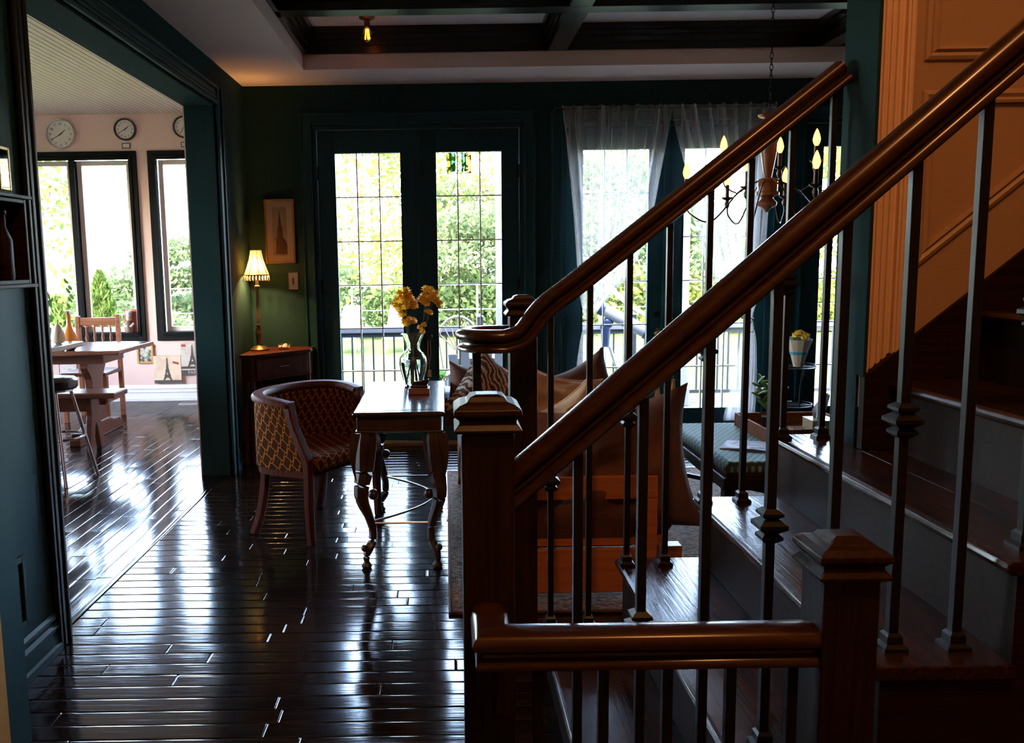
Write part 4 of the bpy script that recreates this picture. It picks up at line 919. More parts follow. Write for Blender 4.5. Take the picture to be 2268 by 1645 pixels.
P('canopy', MB().lathe([(.06, 2.975), (.055, 2.99), (.02, 3.005)], (cx, cy, 0), 18), BRASS, cdl, smooth=True)
BULB = emis('candle_bulb_glow', (1.0, .34, .06), 8.0)
DARKB = plain('bronze_dark', (.05, .022, .012), .35, .7)
for (deg, R, zz) in ((180, .465, 1.78), (237, .465, 1.78), (280, .465, 1.78), (330, .465, 1.78), (57, .465, 1.78), (100, .465, 1.78), (150, .25, 1.94), (55, .25, 1.94), (335, .25, 1.94)):
    an = math.radians(deg)
    dx, dy = math.cos(an), math.sin(an); ex, ey = cx + dx * R, cy + dy * R
    A = P('arm', MB().tube(bez([(cx + dx * .05, cy + dy * .05, 1.86), (cx + dx * .16, cy + dy * .16, 1.80), (cx + dx * R * .68, cy + dy * R * .68, zz - .145), (cx + dx * R * .95, cy + dy * R * .95, zz - .10), (ex, ey, zz - .03)], 8), .0045, 6), DARKB, cdl, smooth=True)
    P('candle_cup', MB().lathe([(.005, -.05), (.012, -.04), (.016, -.02), (.01, -.005), (.012, 0), (.032, .012), (.034, .018), (.01, .016)], (ex, ey, zz), 14), DARKB, A, smooth=True)
    P('candle_sleeve', MB().lathe([(.0115, .015), (.0115, .095)], (ex, ey, zz), 12), DARKB, A, smooth=True)
    P('bulb', MB().lathe([(.008, .095), (.017, .112), (.021, .13), (.016, .155), (.008, .177), (.001, .19)], (ex, ey, zz), 12), BULB, A, smooth=True)
cb = T('ceiling_bulb', 'bare filament bulb in the coffered ceiling', 'light bulb', (-.485, 5.8, 2.86))
P('ceiling_plate', MB().lathe([(.05, 3.004), (.05, 2.995), (.03, 2.985)], (-.485, 5.8, 0), 18), BRASS, cb)
P('socket', MB().lathe([(.018, 2.99), (.02, 2.95), (.018, 2.938)], (-.485, 5.8, 0), 14), BRASS, cb, smooth=True)
P('bulb_glass', MB().lathe([(.014, 2.94), (.024, 2.92), (.034, 2.893), (.03, 2.868), (.014, 2.852), (.001, 2.85)], (-.485, 5.8, 0), 16), glass_pane('bulb_glass', (1, .62, .35)), cb, smooth=True)
for k in range(5):
    an = 2 * PI * k / 5; P('filament', MB().tube([(-.485 + .008 * math.cos(an), 5.8 + .008 * math.sin(an), 2.93), (-.485 + .016 * math.cos(an), 5.8 + .016 * math.sin(an), 2.865)], .0042, 5), emis('filament_glow%d' % k, (1, .33, .05), 6), cb)

# ================================================================ CURTAINS
SHEER = sheer('sheer_voile', (.85, .80, .78), .26)
CY = YB - .09
def curtain(label, left, inner, outer, tie, bottom, n):
    """edges as lists of (z, x)"""
    def at(E_, z):
        for (z0, x0), (z1, x1) in zip(E_, E_[1:]):
            if z0 >= z >= z1: 
                t_ = (z0 - z) / (z0 - z1); return x0 + (x1 - x0) * t_
        return E_[-1][1]
    t = T('curtain', label, 'curtain', ((outer[0][1] + inner[0][1]) / 2, CY, .18))
    def smooth_edge(E_):
        b_ = bez([(x, z, 0) for z, x in E_], 8); return [(p.y, p.x) for p in b_]
    O, I = smooth_edge(outer), smooth_edge(inner)
    zt_, zb_ = 2.555, bottom
    def f(u, v):
        z = zt_ + (zb_ - zt_) * v; a, b_ = at(O, z), at(I, z)
        w = abs(b_ - a); amp = min(.035, .012 + .03 * w)
        sq = 1 - w / .84; kf = 1.3 + 4.5 * max(0, sq)
        x = a + (b_ - a) * (u + kf * math.sin(u * n * 2 * PI * 1.0 + 1.4) / (2 * PI * n) + .01 * math.sin(u * 17 + 1))
        y = CY + amp * math.sin(u * n * 2 * PI + .6 * math.sin(3 * u)) + .02 * math.sin(z * 2) * (1 - abs(z - .97))
        return (x, y, z + (.012 * math.sin(u * n * 2 * PI) if v < .01 else 0))
    P('sheer_panel', MB().grid(f, 260, 60), SHEER, t, smooth=True)
    tx = (at(O, .97) + at(I, .97)) / 2
    P('tieback', MB().tube([(tx + .035 * math.cos(a), CY + .045 * math.sin(a), .966 + .006 * math.sin(2 * a)) for a in [2 * PI * i / 20 for i in range(20)]], .004, 6, closed=True).tube([(tx + .01, CY - .045, .966), (tx + .03, CY - .05, .92), (tx + .015, CY - .05, .86), (tx - .015, CY - .05, .87), (tx - .005, CY - .05, .93), (tx + .01, CY - .045, .966)], .003, 5), plain('wire_tie', (.12, .07, .04), .5), t)
    return t
curtain('sheer white curtain tied back on the left of the second french doors', True,
        [(2.56, 1.685), (2.3, 1.64), (2.0, 1.58), (1.7, 1.52), (1.4, 1.41), (1.15, 1.24), (.97, 1.10), (.8, 1.11), (.5, 1.14), (.18, 1.17)],
        [(2.56, .85), (2.2, .90), (1.8, .95), (1.4, .99), (1.15, 1.02), (.97, 1.05), (.8, 1.02), (.5, .98), (.18, .94)], 0, .18, 9)
curtain('sheer white curtain tied back on the right of the second french doors', False,
        [(2.56, 1.69), (2.3, 1.76), (2.0, 1.84), (1.7, 1.90), (1.4, 1.99), (1.15, 2.13), (.97, 2.27), (.8, 2.25), (.5, 2.2), (.18, 2.14)],
        [(2.56, 2.5), (2.2, 2.46), (1.8, 2.43), (1.4, 2.40), (1.15, 2.37), (.97, 2.33), (.8, 2.36), (.5, 2.37), (.18, 2.36)], 0, .18, 8)
t = T('curtain_rod', 'thin curtain rod above the second french doors', 'curtain rod', (1.68, CY, 2.53))
P('rod', MB().tube([(.83, CY, 2.53), (2.53, CY, 2.53)], .007, 8), IRON, t)
for x in (.83, 2.53): P('bracket', MB().box(x - .006, CY, 2.524, x + .006, YB, 2.536), IRON, t)
# tassels on the door knobs
TAS = plain('tassel_gold', (.55, .25, .06), .8, noise=.2, scale=150)
def tassel(x, zc, z1, zb, label, w=.022):
    t = T('tassel', label, 'tassel', (x, YB - .02, zb))
    P('cord', MB().tube([(x - .008, YB + .0, zc), (x - .01, YB - .015, (zc + z1) / 2), (x, YB - .02, z1), (x + .012, YB - .015, (zc + z1) / 2), (x + .008, YB + .0, zc)], .0035, 6), TAS, t)
    P('tassel_head', MB().ball((x, YB - .02, z1 - .012), .013, 10, 7), TAS, t, smooth=True)
    m = MB()
    for k in range(22):
        an = 2 * PI * k / 22; m.tube([(x + .008 * math.cos(an), YB - .02 + .008 * math.sin(an), z1 - .02), (x + w * math.cos(an), YB - .02 + w * .7 * math.sin(an), zb)], .0032, 4)
    P('tassel_skirt', m, TAS, t)
tassel(-.135, .855, .60, .545, 'thin orange cord tassel on the door knob behind the vase', .012)
tassel(1.632, .855, .47, .355, 'gold tassel hanging at the left knob of the curtained doors')
tassel(1.752, .855, .50, .355, 'gold tassel hanging at the right knob of the curtained doors')
# stained glass suncatcher
sc_ = T('suncatcher', 'stained glass suncatcher of green and amber strips in the door pane', 'suncatcher', (.115, YB + .03, 2.09))
for i, (c, a, b) in enumerate((((.24, .25, .06), .024, .05), ((.10, .22, .13), .055, .082), ((.8, .9, .8), .087, .135), ((.10, .22, .13), .14, .160), ((.27, .17, .09), .165, .203))):
    P('glass_strip', MB().box(a, YB + .028, 2.09 + .012 * (i % 2), b, YB + .034, 2.235), glass_pane('stained_%d' % i, c), sc_)
    P('lead_came', MB().frame(a - .003, 2.087 + .012 * (i % 2), b + .003, 2.238, .004, YB + .026, YB + .036), plain('lead', (.08, .08, .08), .5, .5), sc_)
P('hanger', MB().tube([(.05, YB + .031, 2.238), (.115, YB + .031, 2.26), (.18, YB + .031, 2.238)], .0015, 4), IRON, sc_)
# plant stand and wrapped bouquet
ps = T('plant_stand', 'black wire plant stand between the french doors', 'plant stand', (2.6, 6.25, 0))
for z, r_ in ((.615, .15), (.33, .13)):
    P('shelf', MB().lathe([(r_, z), (r_, z + .008)], (2.55, 6.25, 0), 20), IRON, ps)
    P('scroll_rim', MB().tube(arc(2.55, 6.25, r_, 0, 2 * PI, 20, z + .02)[:-1], .005, 6, closed=True), IRON, ps)
for an in (.6, 2.7, 4.8): P('leg', MB().tube(bez([(2.55 + .13 * math.cos(an), 6.25 + .13 * math.sin(an), .62), (2.55 + .1 * math.cos(an), 6.25 + .1 * math.sin(an), .45), (2.55 + .11 * math.cos(an), 6.25 + .11 * math.sin(an), .2), (2.55 + .17 * math.cos(an), 6.25 + .17 * math.sin(an), 0)], 6), .006, 6), IRON, ps, smooth=True)
bq = T('flower_bouquet', 'yellow flowers wrapped in paper on the black plant stand', 'flowers', (2.58, 6.25, .624))
P('paper_wrap', MB().lathe([(.035, 0), (.06, .1), (.095, .2), (.09, .2), (.05, .1), (.03, .004)], (2.58, 6.25, .624), 12), plain('kraft_wrap', (.5, .4, .28), .7), bq)
P('ribbon', MB().lathe([(.061, .09), (.066, .11)], (2.58, 6.25, .624), 12, caps=False), plain('blue_ribbon', (.03, .25, .4), .5), bq)
r = random.Random(5)
for k in range(14):
    an = r.uniform(0, 6.28); q = r.uniform(0, .075); P('bloom', bloom(MB(), (2.58 + q * math.cos(an), 6.25 + q * math.sin(an), .624 + .25 - q * .5), .026, (math.cos(an) * q * 8, math.sin(an) * q * 8, 1), 2), YEL, bq)
P('leaf_tuft', MB().lathe([(.05, .14), (.09, .2), (.07, .22)], (2.58, 6.25, .624), 10), plain('bouquet_green', (.03, .06, .02), .7), bq)

# ================================================================ DINING ROOM
def text(name, body, size, loc, mat, parent, rot=(PI / 2, 0, 0), align='CENTER'):
    c = bpy.data.curves.new(name, 'FONT'); c.body = body; c.size = size; c.align_x = align; c.align_y = 'CENTER'; c.extrude = .0006
    tmp = bpy.data.objects.new(name, c); me = bpy.data.meshes.new_from_object(tmp); bpy.data.objects.remove(tmp); bpy.data.curves.remove(c)
    me.materials.clear(); me.materials.append(mat); o = bpy.data.objects.new(name, me); col.objects.link(o)
    q = parent.location; o.location = (loc[0] - q.x, loc[1] - q.y, loc[2] - q.z); o.rotation_euler = rot; o.parent = parent; return o
INKB = plain('black_ink', (.02, .02, .02), .7)
FACE = plain('clock_face', (.72, .66, .6), .5)
def clock(label, x, z, R, rim, rimw, hrs, mins, nums=True):
    t = T('wall_clock', label, 'clock', (x, YD, z - R))
    y = YD
    o = P('rim', MB().lathe([(R - rimw, .02), (R - rimw * .7, .04), (R - rimw * .2, .042), (R, .025), (R, 0)], (0, 0, 0), 40), rim, t, local=True, smooth=True)
    o.rotation_euler = (PI / 2, 0, 0); o.location = (0, 0, R)
    o = P('dial', MB().lathe([(R - rimw * .8, 0), (R - rimw * .8, .022)], (0, 0, 0), 40), FACE, t, local=True); o.rotation_euler = (PI / 2, 0, 0); o.location = (0, 0, R)
    for k in range(1, 13):
        a = PI / 2 - k * PI / 6; rr = (R - rimw) * .78
        text('numeral', str(k), R * .25, (x + rr * math.cos(a), y - .0228, z + rr * math.sin(a)), INKB, t)
    for nm, ang, L, w in (('hour_hand', hrs / 12 * 2 * PI, R * .45, .006), ('minute_hand', mins / 60 * 2 * PI, R * .68, .004)):
        a = PI / 2 - ang; d = Vector((math.cos(a), 0, math.sin(a))); s = Vector((-math.sin(a), 0, math.cos(a))) * w; c = Vector((x, y - .0255, z))
        q = Vector((0, -.002, 0)); pts = [c - d * L * .18 - s, c + d * L - s * .4, c + d * L + s * .4, c - d * L * .18 + s]
        P(nm, MB().add(pts + [p + q for p in pts], [(0, 1, 2, 3), (7, 6, 5, 4), (0, 4, 5, 1), (1, 5, 6, 2), (2, 6, 7, 3), (3, 7, 4, 0)]), INKB, t)
clock('large silver rimmed wall clock, leftmost of the three', -3.921, 2.775, .15, plain('silver_rim', (.6, .6, .62), .25, .9), .016, 1.67, 40)
clock('black rimmed wall clock above the middle of the double window', -3.258, 2.815, .113, plain('black_rim', (.02, .02, .02), .3), .02, 1.67, 40)
clock('black rimmed wall clock half hidden by the opening post', -2.655, 2.831, .113, plain('black_rim', (.02, .02, .02), .3), .02, 1.2, 35)
for (x, z, c_, lab) in ((-3.261, 2.653, 'TORONTO', 'small framed plaque under the middle clock'), (-2.655, 2.658, 'PARIS', 'small framed plaque under the clock at the opening post')):
    t = T('plaque', lab, 'plaque', (x, YD, z - .024))
    P('plaque_frame', MB().frame(x - .042, z - .026, x + .042, z + .026, .006, YD - .012, YD), INKB, t)
    P('plaque_card', MB().box(x - .036, YD - .008, z - .02, x + .036, YD, z + .02), FACE, t)
t = frame_thing('framed_print', 'small wood framed painting beside the table end', 'picture', -3.279, .40, -3.105, .605, YD, .022, plain('light_wood_frame', (.5, .25, .09), .5), printmat('flower_print', (.5, .48, .38), (.07, .07, .05), .47, 5, 20), .02)
def eiffel(x, z0, h, w, y, parent, mat):
    pts = []
    prof = [(0, .5), (.12, .36), (.24, .27), (.25, .3), (.28, .3), (.28, .24), (.45, .15), (.46, .17), (.5, .17), (.5, .12), (.7, .065), (.9, .035), (.91, .05), (.94, .05), (.94, .02), (1, .008)]
    right = [(x + q * w, z0 + p * h) for p, q in prof]; left = [(x - q * w, z0 + p * h) for p, q in prof][::-1]
    arch = [(x + .28 * w * math.cos(a), z0 + .17 * h * math.sin(a)) for a in [PI - PI * i / 10 for i in range(11)]]
    P('tower_silhouette', MB().prism(right + left + arch[:], 1, y - .002, y), mat, parent)
    P('tower_opening', MB().prism([(x - .07 * w, z0 + .3 * h), (x + .07 * w, z0 + .3 * h), (x, z0 + .4 * h)], 1, y - .0026, y - .002), PAPER, parent)
PAPER = printmat('aged_poster_paper', (.72, .54, .38), (.6, .43, .3), .4, 2, 6)
TINK = plain('poster_ink', (.07, .06, .05), .8); REDS = plain('stamp_red', (.35, .05, .03), .7)
t = T('canvas_print', 'square tower poster with red stamp under the narrow window', 'picture', (-2.96, YD, .187))
P('canvas', MB().box(-3.105, YD - .03, .187, -2.815, YD, .482), PAPER, t, bevel=.002)
P('ground_band', MB().box(-3.104, YD - .032, .19, -2.816, YD - .03, .222), TINK, t)
eiffel(-2.962, .205, .26, .11, YD - .031, t, TINK)
P('stamp', MB().prism([(-2.9, .40), (-2.838, .385), (-2.838, .41), (-2.9, .425)], 1, YD - .032, YD - .03), REDS, t)
t = T('canvas_print', 'tall tower poster with PARIS lettering partly behind the opening post', 'picture', (-2.68, YD, .272))
P('canvas', MB().box(-2.812, YD - .03, .272, -2.55, YD, .612), printmat('grey_poster_paper', (.62, .52, .44), (.5, .4, .34), .4, 4, 7), t, bevel=.002)
P('title_band', MB().box(-2.811, YD - .032, .275, -2.551, YD - .03, .325), TINK, t); P('city_band', MB().box(-2.811, YD - .0315, .34, -2.551, YD - .03, .365), TINK, t)
eiffel(-2.69, .345, .25, .13, YD - .0315, t, TINK)
P('stamp', MB().box(-2.8, YD - .032, .575, -2.755, YD - .03, .6), REDS, t)
text('lettering', 'PARIS', .05, (-2.68, YD - .0332, .299), plain('letter_grey', (.5, .45, .42), .7), t)
for (x0, x1, z0, z1, lab, sd_) in ((-4.11, -3.92, .28, .46, 'pale sketch print seen under the dining table at left', 7), (-3.88, -3.715, .29, .47, 'pale print with a round seal seen between the chair legs', 9)):
    t = T('canvas_print', lab, 'picture', ((x0 + x1) / 2, YD, z0)); P('canvas', MB().box(x0, YD - .02, z0, x1, YD, z1), printmat('sketch_%d' % sd_, (.62, .55, .5), (.2, .17, .16), .36, sd_, 30), t, bevel=.002)
    P('canvas_edge', MB().frame(x0, z0, x1, z1, .004, YD - .022, YD - .02), TINK, t)
    if sd_ == 9: P('seal', MB().tube([((x0 + x1) / 2 + .045 * math.cos(a), YD - .021, .37 + .045 * math.sin(a)) for a in [2 * PI * i / 24 for i in range(24)]], .003, 4, closed=True), TINK, t)
t = T('floor_register', 'pale metal floor register at the dining room baseboard', 'vent', (-2.65, 8.82, 0))
P('register_plate', MB().box(-2.78, 8.74, 0, -2.5, 8.9, .008), DINB, t, bevel=.002)
for k in range(12): P('slot', MB().box(-2.765 + k * .022, 8.755, .008, -2.757 + k * .022, 8.885, .0095), GAP, t)
# trestle table
dt = T('dining_table', 'long oak trestle dining table by the windows', 'table', (-3.4, 7.18, 0))
P('tabletop', MB().box(-4.3, 6.76, .73, -2.6, 7.6, .765), OAKDT, dt, bevel=.008)
P('rail', MB().box(-4.1, 6.95, .64, -2.8, 7.4, .73), OAKT, dt, bevel=.004)
for x in (-2.98, -3.95):
    pr = [(6.98, .64), (7.38, .64), (7.38, .60), (7.30, .5), (7.28, .3), (7.34, .12), (7.02, .12), (7.08, .3), (7.06, .5), (6.98, .60)]
    L = P('trestle_end', MB().prism(pr, 0, x - .03, x + .03), OAKT, dt, bevel=.006)
    P('trestle_foot', MB().prism([(6.72, 0), (6.72, .05), (6.78, .095), (6.9, .1), (7.0, .13), (7.36, .13), (7.46, .1), (7.58, .095), (7.64, .05), (7.64, 0)], 0, x - .045, x + .045), OAKT, dt, bevel=.01)
P('stretcher', MB().box(-3.95, 7.15, .27, -2.88, 7.21, .36), OAKT, dt, bevel=.005)
P('wedge', MB().box(-2.9, 7.16, .28, -2.87, 7.2, .35), OAKT, dt)
be = T('dining_bench', 'oak trestle bench on the near side of the dining table', 'bench', (-3.3, 6.7, 0))
P('seat_plank', MB().box(-4.2, 6.5, .42, -2.55, 6.78, .465), OAKT, be, bevel=.012, seg=3)
P('apron', MB().box(-4.05, 6.58, .31, -2.8, 6.70, .42), OAKT, be, bevel=.004)
for x in (-2.78, -3.9): P('bench_end', MB().prism([(6.56, .42), (6.72, .42), (6.72, .28), (6.78, 0), (6.71, 0), (6.66, .18), (6.64, .22), (6.62, .18), (6.57, 0), (6.5, 0), (6.56, .28)], 0, x - .02, x + .02), OAKT, be, bevel=.004)
dc = T('dining_chair', 'oak dining chair with turned spindles behind the table', 'chair', (-3.4, 8.0, 0))
CX0, CX1, CYb = -3.52, -3.14, 8.2
for x in (CX0, CX1): P('back_post', MB().box(x - .02, CYb - .02, 0, x + .02, CYb + .02, .975 if x == CX1 else .96), OAKD, dc, bevel=.004)
P('crest_rail', MB().box(CX0, CYb - .014, .87, CX1 - .02, CYb + .014, .945), OAKD, dc, bevel=.008)
P('back_rail', MB().box(CX0, CYb - .012, .62, CX1, CYb + .012, .66), OAKD, dc, bevel=.004)
for k in range(4):
    x = CX0 + .075 + k * .077
    P('spindle', MB().lathe([(.008, .66), (.014, .69), (.008, .71), (.016, .75), (.007, .8), (.01, .83), (.007, .87)], (x, CYb, 0), 10), OAKD, dc, smooth=True)
for k in range(4):
    P('arch', MB().tube([(CX0 + .075 + k * .077 - .0385 + .0385 * math.cos(a), CYb, .835 + .03 * math.sin(a)) for a in [PI * i / 8 for i in range(9)]], .006, 6), OAKD, dc)
P('seat', MB().box(CX0 - .02, CYb - .42, .43, CX1 + .02, CYb, .465), OAKDT, dc, bevel=.01)
for x in (CX0, CX1): P('front_leg', MB().box(x - .02, CYb - .4, 0, x + .02, CYb - .36, .43), OAKD, dc, bevel=.004)
for x in (CX0, CX1): P('side_stretcher', MB().box(x - .01, CYb - .38, .18, x + .01, CYb, .21), OAKD, dc)
# kitchen counter corner
kc = T('kitchen_counter', 'grey granite kitchen counter corner at the left edge of the opening', 'counter', (-3.4, 5.3, 0))
P('countertop', MB().box(-4.6, 4.3, .865, -2.60, 6.13, .9), plain('granite_grey', (.28, .30, .27), .12, noise=.5, scale=90), kc, bevel=.006)
P('cabinet', MB().box(-4.6, 4.35, .1, -2.98, 6.05, .865), OAKD, kc, bevel=.004); P('toe_kick', MB().box(-4.6, 4.4, 0, -3.04, 6.0, .1), BLACKF, kc)
for k in range(3): P('cabinet_door', MB().box(-2.98, 4.4 + k * .55, .14, -2.96, 4.9 + k * .55, .83), OAKD, kc, bevel=.006)
sx, sy = -2.63, 5.66
bs = T('bar_stool', 'chrome legged bar stool with a round black seat at the counter', 'stool', (sx, sy, 0))
P('seat', MB().lathe([(.15, .625), (.16, .64), (.16, .68), (.14, .7), (.05, .706)], (sx, sy, 0), 28), plain('black_vinyl', (.012, .012, .014), .25), bs, smooth=True)
P('seat_ring', MB().lathe([(.13, .61), (.13, .626)], (sx, sy, 0), 24), CHROME, bs)
for an in (PI / 4 - .2, 3 * PI / 4 - .2, 5 * PI / 4 - .2, 7 * PI / 4 - .2):
    P('leg', MB().tube([(sx + .11 * math.cos(an), sy + .11 * math.sin(an), .615), (sx + .25 * math.cos(an), sy + .25 * math.sin(an), 0)], .0115, 10), CHROME, bs, smooth=True)
P('foot_ring', MB().tube(arc(sx, sy, .178, 0, 2 * PI, 32, .30)[:-1], .008, 8, closed=True), CHROME, bs, smooth=True)
# things on the counter
px_, py_ = -2.83, 6.0
lp_ = T('potted_plant', 'leafy potted plant on the kitchen counter at the left edge', 'plant', (px_, py_, .9))
P('pot', MB().lathe([(.045, 0), (.055, .05), (.06, .11), (.055, .11), (.05, .06)], (px_, py_, .9), 18), plain('dark_ceramic', (.05, .04, .035), .3), lp_, smooth=True)
PL = leafmat('house_plant_leaf', (.05, .12, .02), (.10, .2, .04), .3)
r = random.Random(21); l0 = None
for k in range(60):
    an = r.uniform(0, 6.28); q = r.uniform(.01, .13); zz = .11 + r.uniform(.02, .24) - q * .3
    if l0 is None: l0 = P('leaf', MB().add([(0, 0, 0), (.014, 0, .02), (.012, .002, .045), (0, .004, .062), (-.012, .002, .045), (-.014, 0, .02)], [(0, 1, 2, 3), (0, 3, 4, 5)]), PL, lp_, local=True); o = l0
    else: o = inst(l0, lp_)
    o.location = (q * math.cos(an), q * math.sin(an), zz); o.rotation_euler = (r.uniform(-.4, 1.2), r.uniform(-.5, .5), an - PI / 2)
for k in range(6): 
    an = k * 1.05; P('stem', MB().tube([(px_, py_, .98), (px_ + .06 * math.cos(an), py_ + .06 * math.sin(an), 1.2)], .003, 5), STEM, lp_)
P('red_blossom', bloom(MB(), (px_ - .02, py_, 1.30), .022, (0, -.5, 1)), plain('petal_red', (.45, .04, .05), .6), lp_)
t = T('pear_ornament', 'pale ceramic pear beside the potted plant on the counter', 'ornament', (-2.69, 5.93, .9))
P('pear_body', MB().lathe([(.018, 0), (.042, .012), (.05, .04), (.044, .07), (.03, .1), (.02, .125), (.008, .14)], (-2.69, 5.93, .9), 18), plain('pear_cream', (.6, .46, .34), .4), t, smooth=True)
P('pear_stem', MB().tube([(-2.69, 5.93, 1.038), (-2.682, 5.93, 1.065)], .003, 6), STEM, t)
t = T('amber_vase', 'amber and black glass bud vase with a sprig on the dining table', 'vase', (-3.02, 6.86, .766))
AM = plain('amber_glass', (.45, .14, .02), .1)
P('vase_body', MB().lathe([(.03, 0), (.05, .02), (.062, .07), (.055, .12), (.035, .16), (.02, .2), (.016, .27), (.022, .30)], (-3.02, 6.86, .766), 18), AM, t, smooth=True)
P('dark_base', MB().lathe([(.032, 0), (.053, .02), (.064, .07), (.056, .075)], (-3.02, 6.86, .765), 18), plain('dark_gloss', (.02, .016, .014), .15), t, smooth=True)
P('silver_collar', MB().lathe([(.023, .29), (.024, .315)], (-3.02, 6.86, .766), 14), CHROME, t)
P('sprig', MB().tube([(-3.02, 6.86, 1.07), (-3.0, 6.86, 1.2), (-2.99, 6.86, 1.3)], .002, 5), STEM, t)
for k in range(9):
    o = inst(l0, t, (.02 + .01 * k % .04, 0, .33 + .024 * k), (.8, 0, k * 2.1), (1.1, 1.1, 1.1)); 
t = T('egg_ornament', 'dark oval stone ornament behind the amber vase', 'ornament', (-3.16, 7.0, .766))
P('oval', MB().ball((-3.16, 7.0, .85), .07, 16, 10, (.75, .5, 1.2)), plain('dark_gloss', (.02, .016, .014), .15), t, smooth=True)
P('stand', MB().lathe([(.04, 0), (.03, .012), (.015, .02)], (-3.16, 7.0, .766), 14), BRASS, t)
t = T('chef_figurine', 'small chef figurine before a red card on the window sill', 'figurine', (-3.33, 9.02, .736))
P('card', MB().box(-3.39, 9.045, .736, -3.265, 9.055, .975), plain('card_red', (.4, .08, .05), .6), t)
P('body', MB().lathe([(.045, 0), (.05, .06), (.042, .1), (.02, .125)], (-3.33, 9.01, .736), 16), plain('figurine_brown', (.12, .06, .04), .5), t, smooth=True)
P('head', MB().ball((-3.33, 9.01, .885), .032, 12, 8), plain('figurine_face', (.5, .36, .3), .6), t, smooth=True)
P('hat', MB().lathe([(.028, 0), (.03, .02), (.04, .035), (.03, .055), (.005, .06)], (-3.33, 9.01, .905), 14), plain('figurine_white', (.7, .66, .64), .6), t, smooth=True)
P('arm', MB().tube([(-3.38, 9.0, .83), (-3.36, 8.975, .80), (-3.3, 8.975, .80), (-3.28, 9.0, .83)], .012, 8), plain('figurine_white', (.7, .66, .64), .6), t, smooth=True)

# ================================================================ OUTDOORS
GRASS = plain('lawn_grass', (.060, .078, .028), .9, spec=0.0, noise=.3, scale=2.0)
struct('lawn', MB().box(-60, 9.25, -.75, 60, 90, -.62), GRASS, 'bright green lawn beyond the deck', 'lawn')
struct('ground', MB().box(-60, -40, -.9, 60, 9.3, -.63), GRASS, 'ground around the house', 'ground')
DECK = wood('weathered_deck', (.07, .052, .038), (.11, .085, .065), .9, 0, .5, .2, spec=.05)
dk = struct('deck', MB().box(-1.4, 6.8, -.3, 6.0, 9.75, -.2), DECK, 'weathered wooden deck outside the french doors', 'deck')
for k in range(21): P('deck_board', MB().box(-1.4, 6.81 + k * .14, -.2, 6.0, 6.81 + k * .14 + .134, -.175), DECK, dk, local=True)
BLK = plain('deck_rail_black', (.02, .025, .03), .35)
dr_ = T('deck_railing', 'black metal deck railing in front of the lawn', 'railing', (2, 9.65, -.175))
P('top_rail', MB().box(-1.35, 9.60, .64, 6.0, 9.70, .70), plain('rail_cap_grey', (.10, .11, .13), .35), dr_, bevel=.006)
P('sub_rail', MB().box(-1.35, 9.63, .59, 6.0, 9.67, .64), BLK, dr_); P('bottom_rail', MB().box(-1.35, 9.63, -.1, 6.0, 9.67, -.06), BLK, dr_)
b0 = None; x = -1.3
while x < 5.95:
    if b0 is None: b0 = P('baluster', MB().box(-.009, -.009, -.06, .009, .009, .59), BLK, dr_, local=True); o = b0
    else: o = inst(b0, dr_)
    o.location = (x - 2, 0, .175); x += .118
for x in (-1.35, .38, 2.1, 3.9, 5.9):
    o = P('post', MB().box(x - .035, 9.615, -.175, x + .035, 9.685, .80), BLK, dr_); P('post_cap', MB().lathe([(.06, .80), (.06, .81), (.001, .84)], (x, 9.65, 0), 4, PI / 4), plain('rail_cap_grey', (.10, .11, .13), .35), o)
for (x, lab) in ((.60, 'white porch post seen through the first french doors'), (2.56, 'white porch post seen through the curtained french doors')):
    t = T('porch_post', lab, 'post', (x, 9.3, -.175)); P('shaft', MB().box(x - .055, 9.25, -.175, x + .055, 9.36, 3.0), WHITEP, t, bevel=.006)
    P('base_block', MB().box(x - .075, 9.23, -.175, x + .075, 9.38, .02), WHITEP, t, bevel=.006)
# adirondack chair and wheel-back chair on the deck
ac = T('adirondack_chair', 'white adirondack chair on the deck behind the railing loop', 'chair', (.33, 8.1, -.175))
for k in range(6):
    a = -.22 + k * .088; P('back_slat', MB().prism([(.33 + a - .04, .05), (.33 + a + .04, .05), (.33 + a * 1.25 + .042, .66 - .5 * a * a * 4), (.33 + a * 1.25 - .042, .66 - .5 * a * a * 4)], 1, 7.98 + .0, 8.0), WHITEP, ac, bevel=.003)
for s in (-1, 1):
    P('arm', MB().box(.33 + s * .26 - .06, 7.95, .36, .33 + s * .26 + .06, 8.6, .385), WHITEP, ac, bevel=.01); P('front_leg', MB().box(.33 + s * .27 - .05, 8.5, -.175, .33 + s * .27 + .05, 8.54, .36), WHITEP, ac)
    P('back_leg', MB().prism([(7.7, -.175), (7.8, -.175), (8.55, .2), (8.5, .25)], 0, .33 + s * .23 - .012, .33 + s * .23 + .012), WHITEP, ac)
for k in range(5): P('seat_slat', MB().box(.08, 8.02 + k * .1, .10 + k * .022, .58, 8.11 + k * .1, .12 + k * .022), WHITEP, ac)
for z in (.18, .46): P('back_brace', MB().box(.03, 8.0, z, .63, 8.02, z + .06), WHITEP, ac)
wc = T('wheelback_chair', 'pale bentwood patio chair with a sunburst back on the deck', 'chair', (.12, 8.95, -.175))
BEN = plain('pale_bentwood', (.2, .155, .11), .5)
P('back_hoop', MB().tube([(.12 + .2 * math.cos(a), 9.0, .62 + .23 * math.sin(a)) for a in [-.3 + (PI + .6) * i / 20 for i in range(21)]], .014, 8), BEN, wc, smooth=True)
for k in range(7):
    a = PI * (k + .5) / 7; P('back_spoke', MB().tube([(.12 + .03 * math.cos(a), 9.0, .50), (.12 + .2 * math.cos(a), 9.0, .62 + .23 * math.sin(a))], .007, 6), BEN, wc)
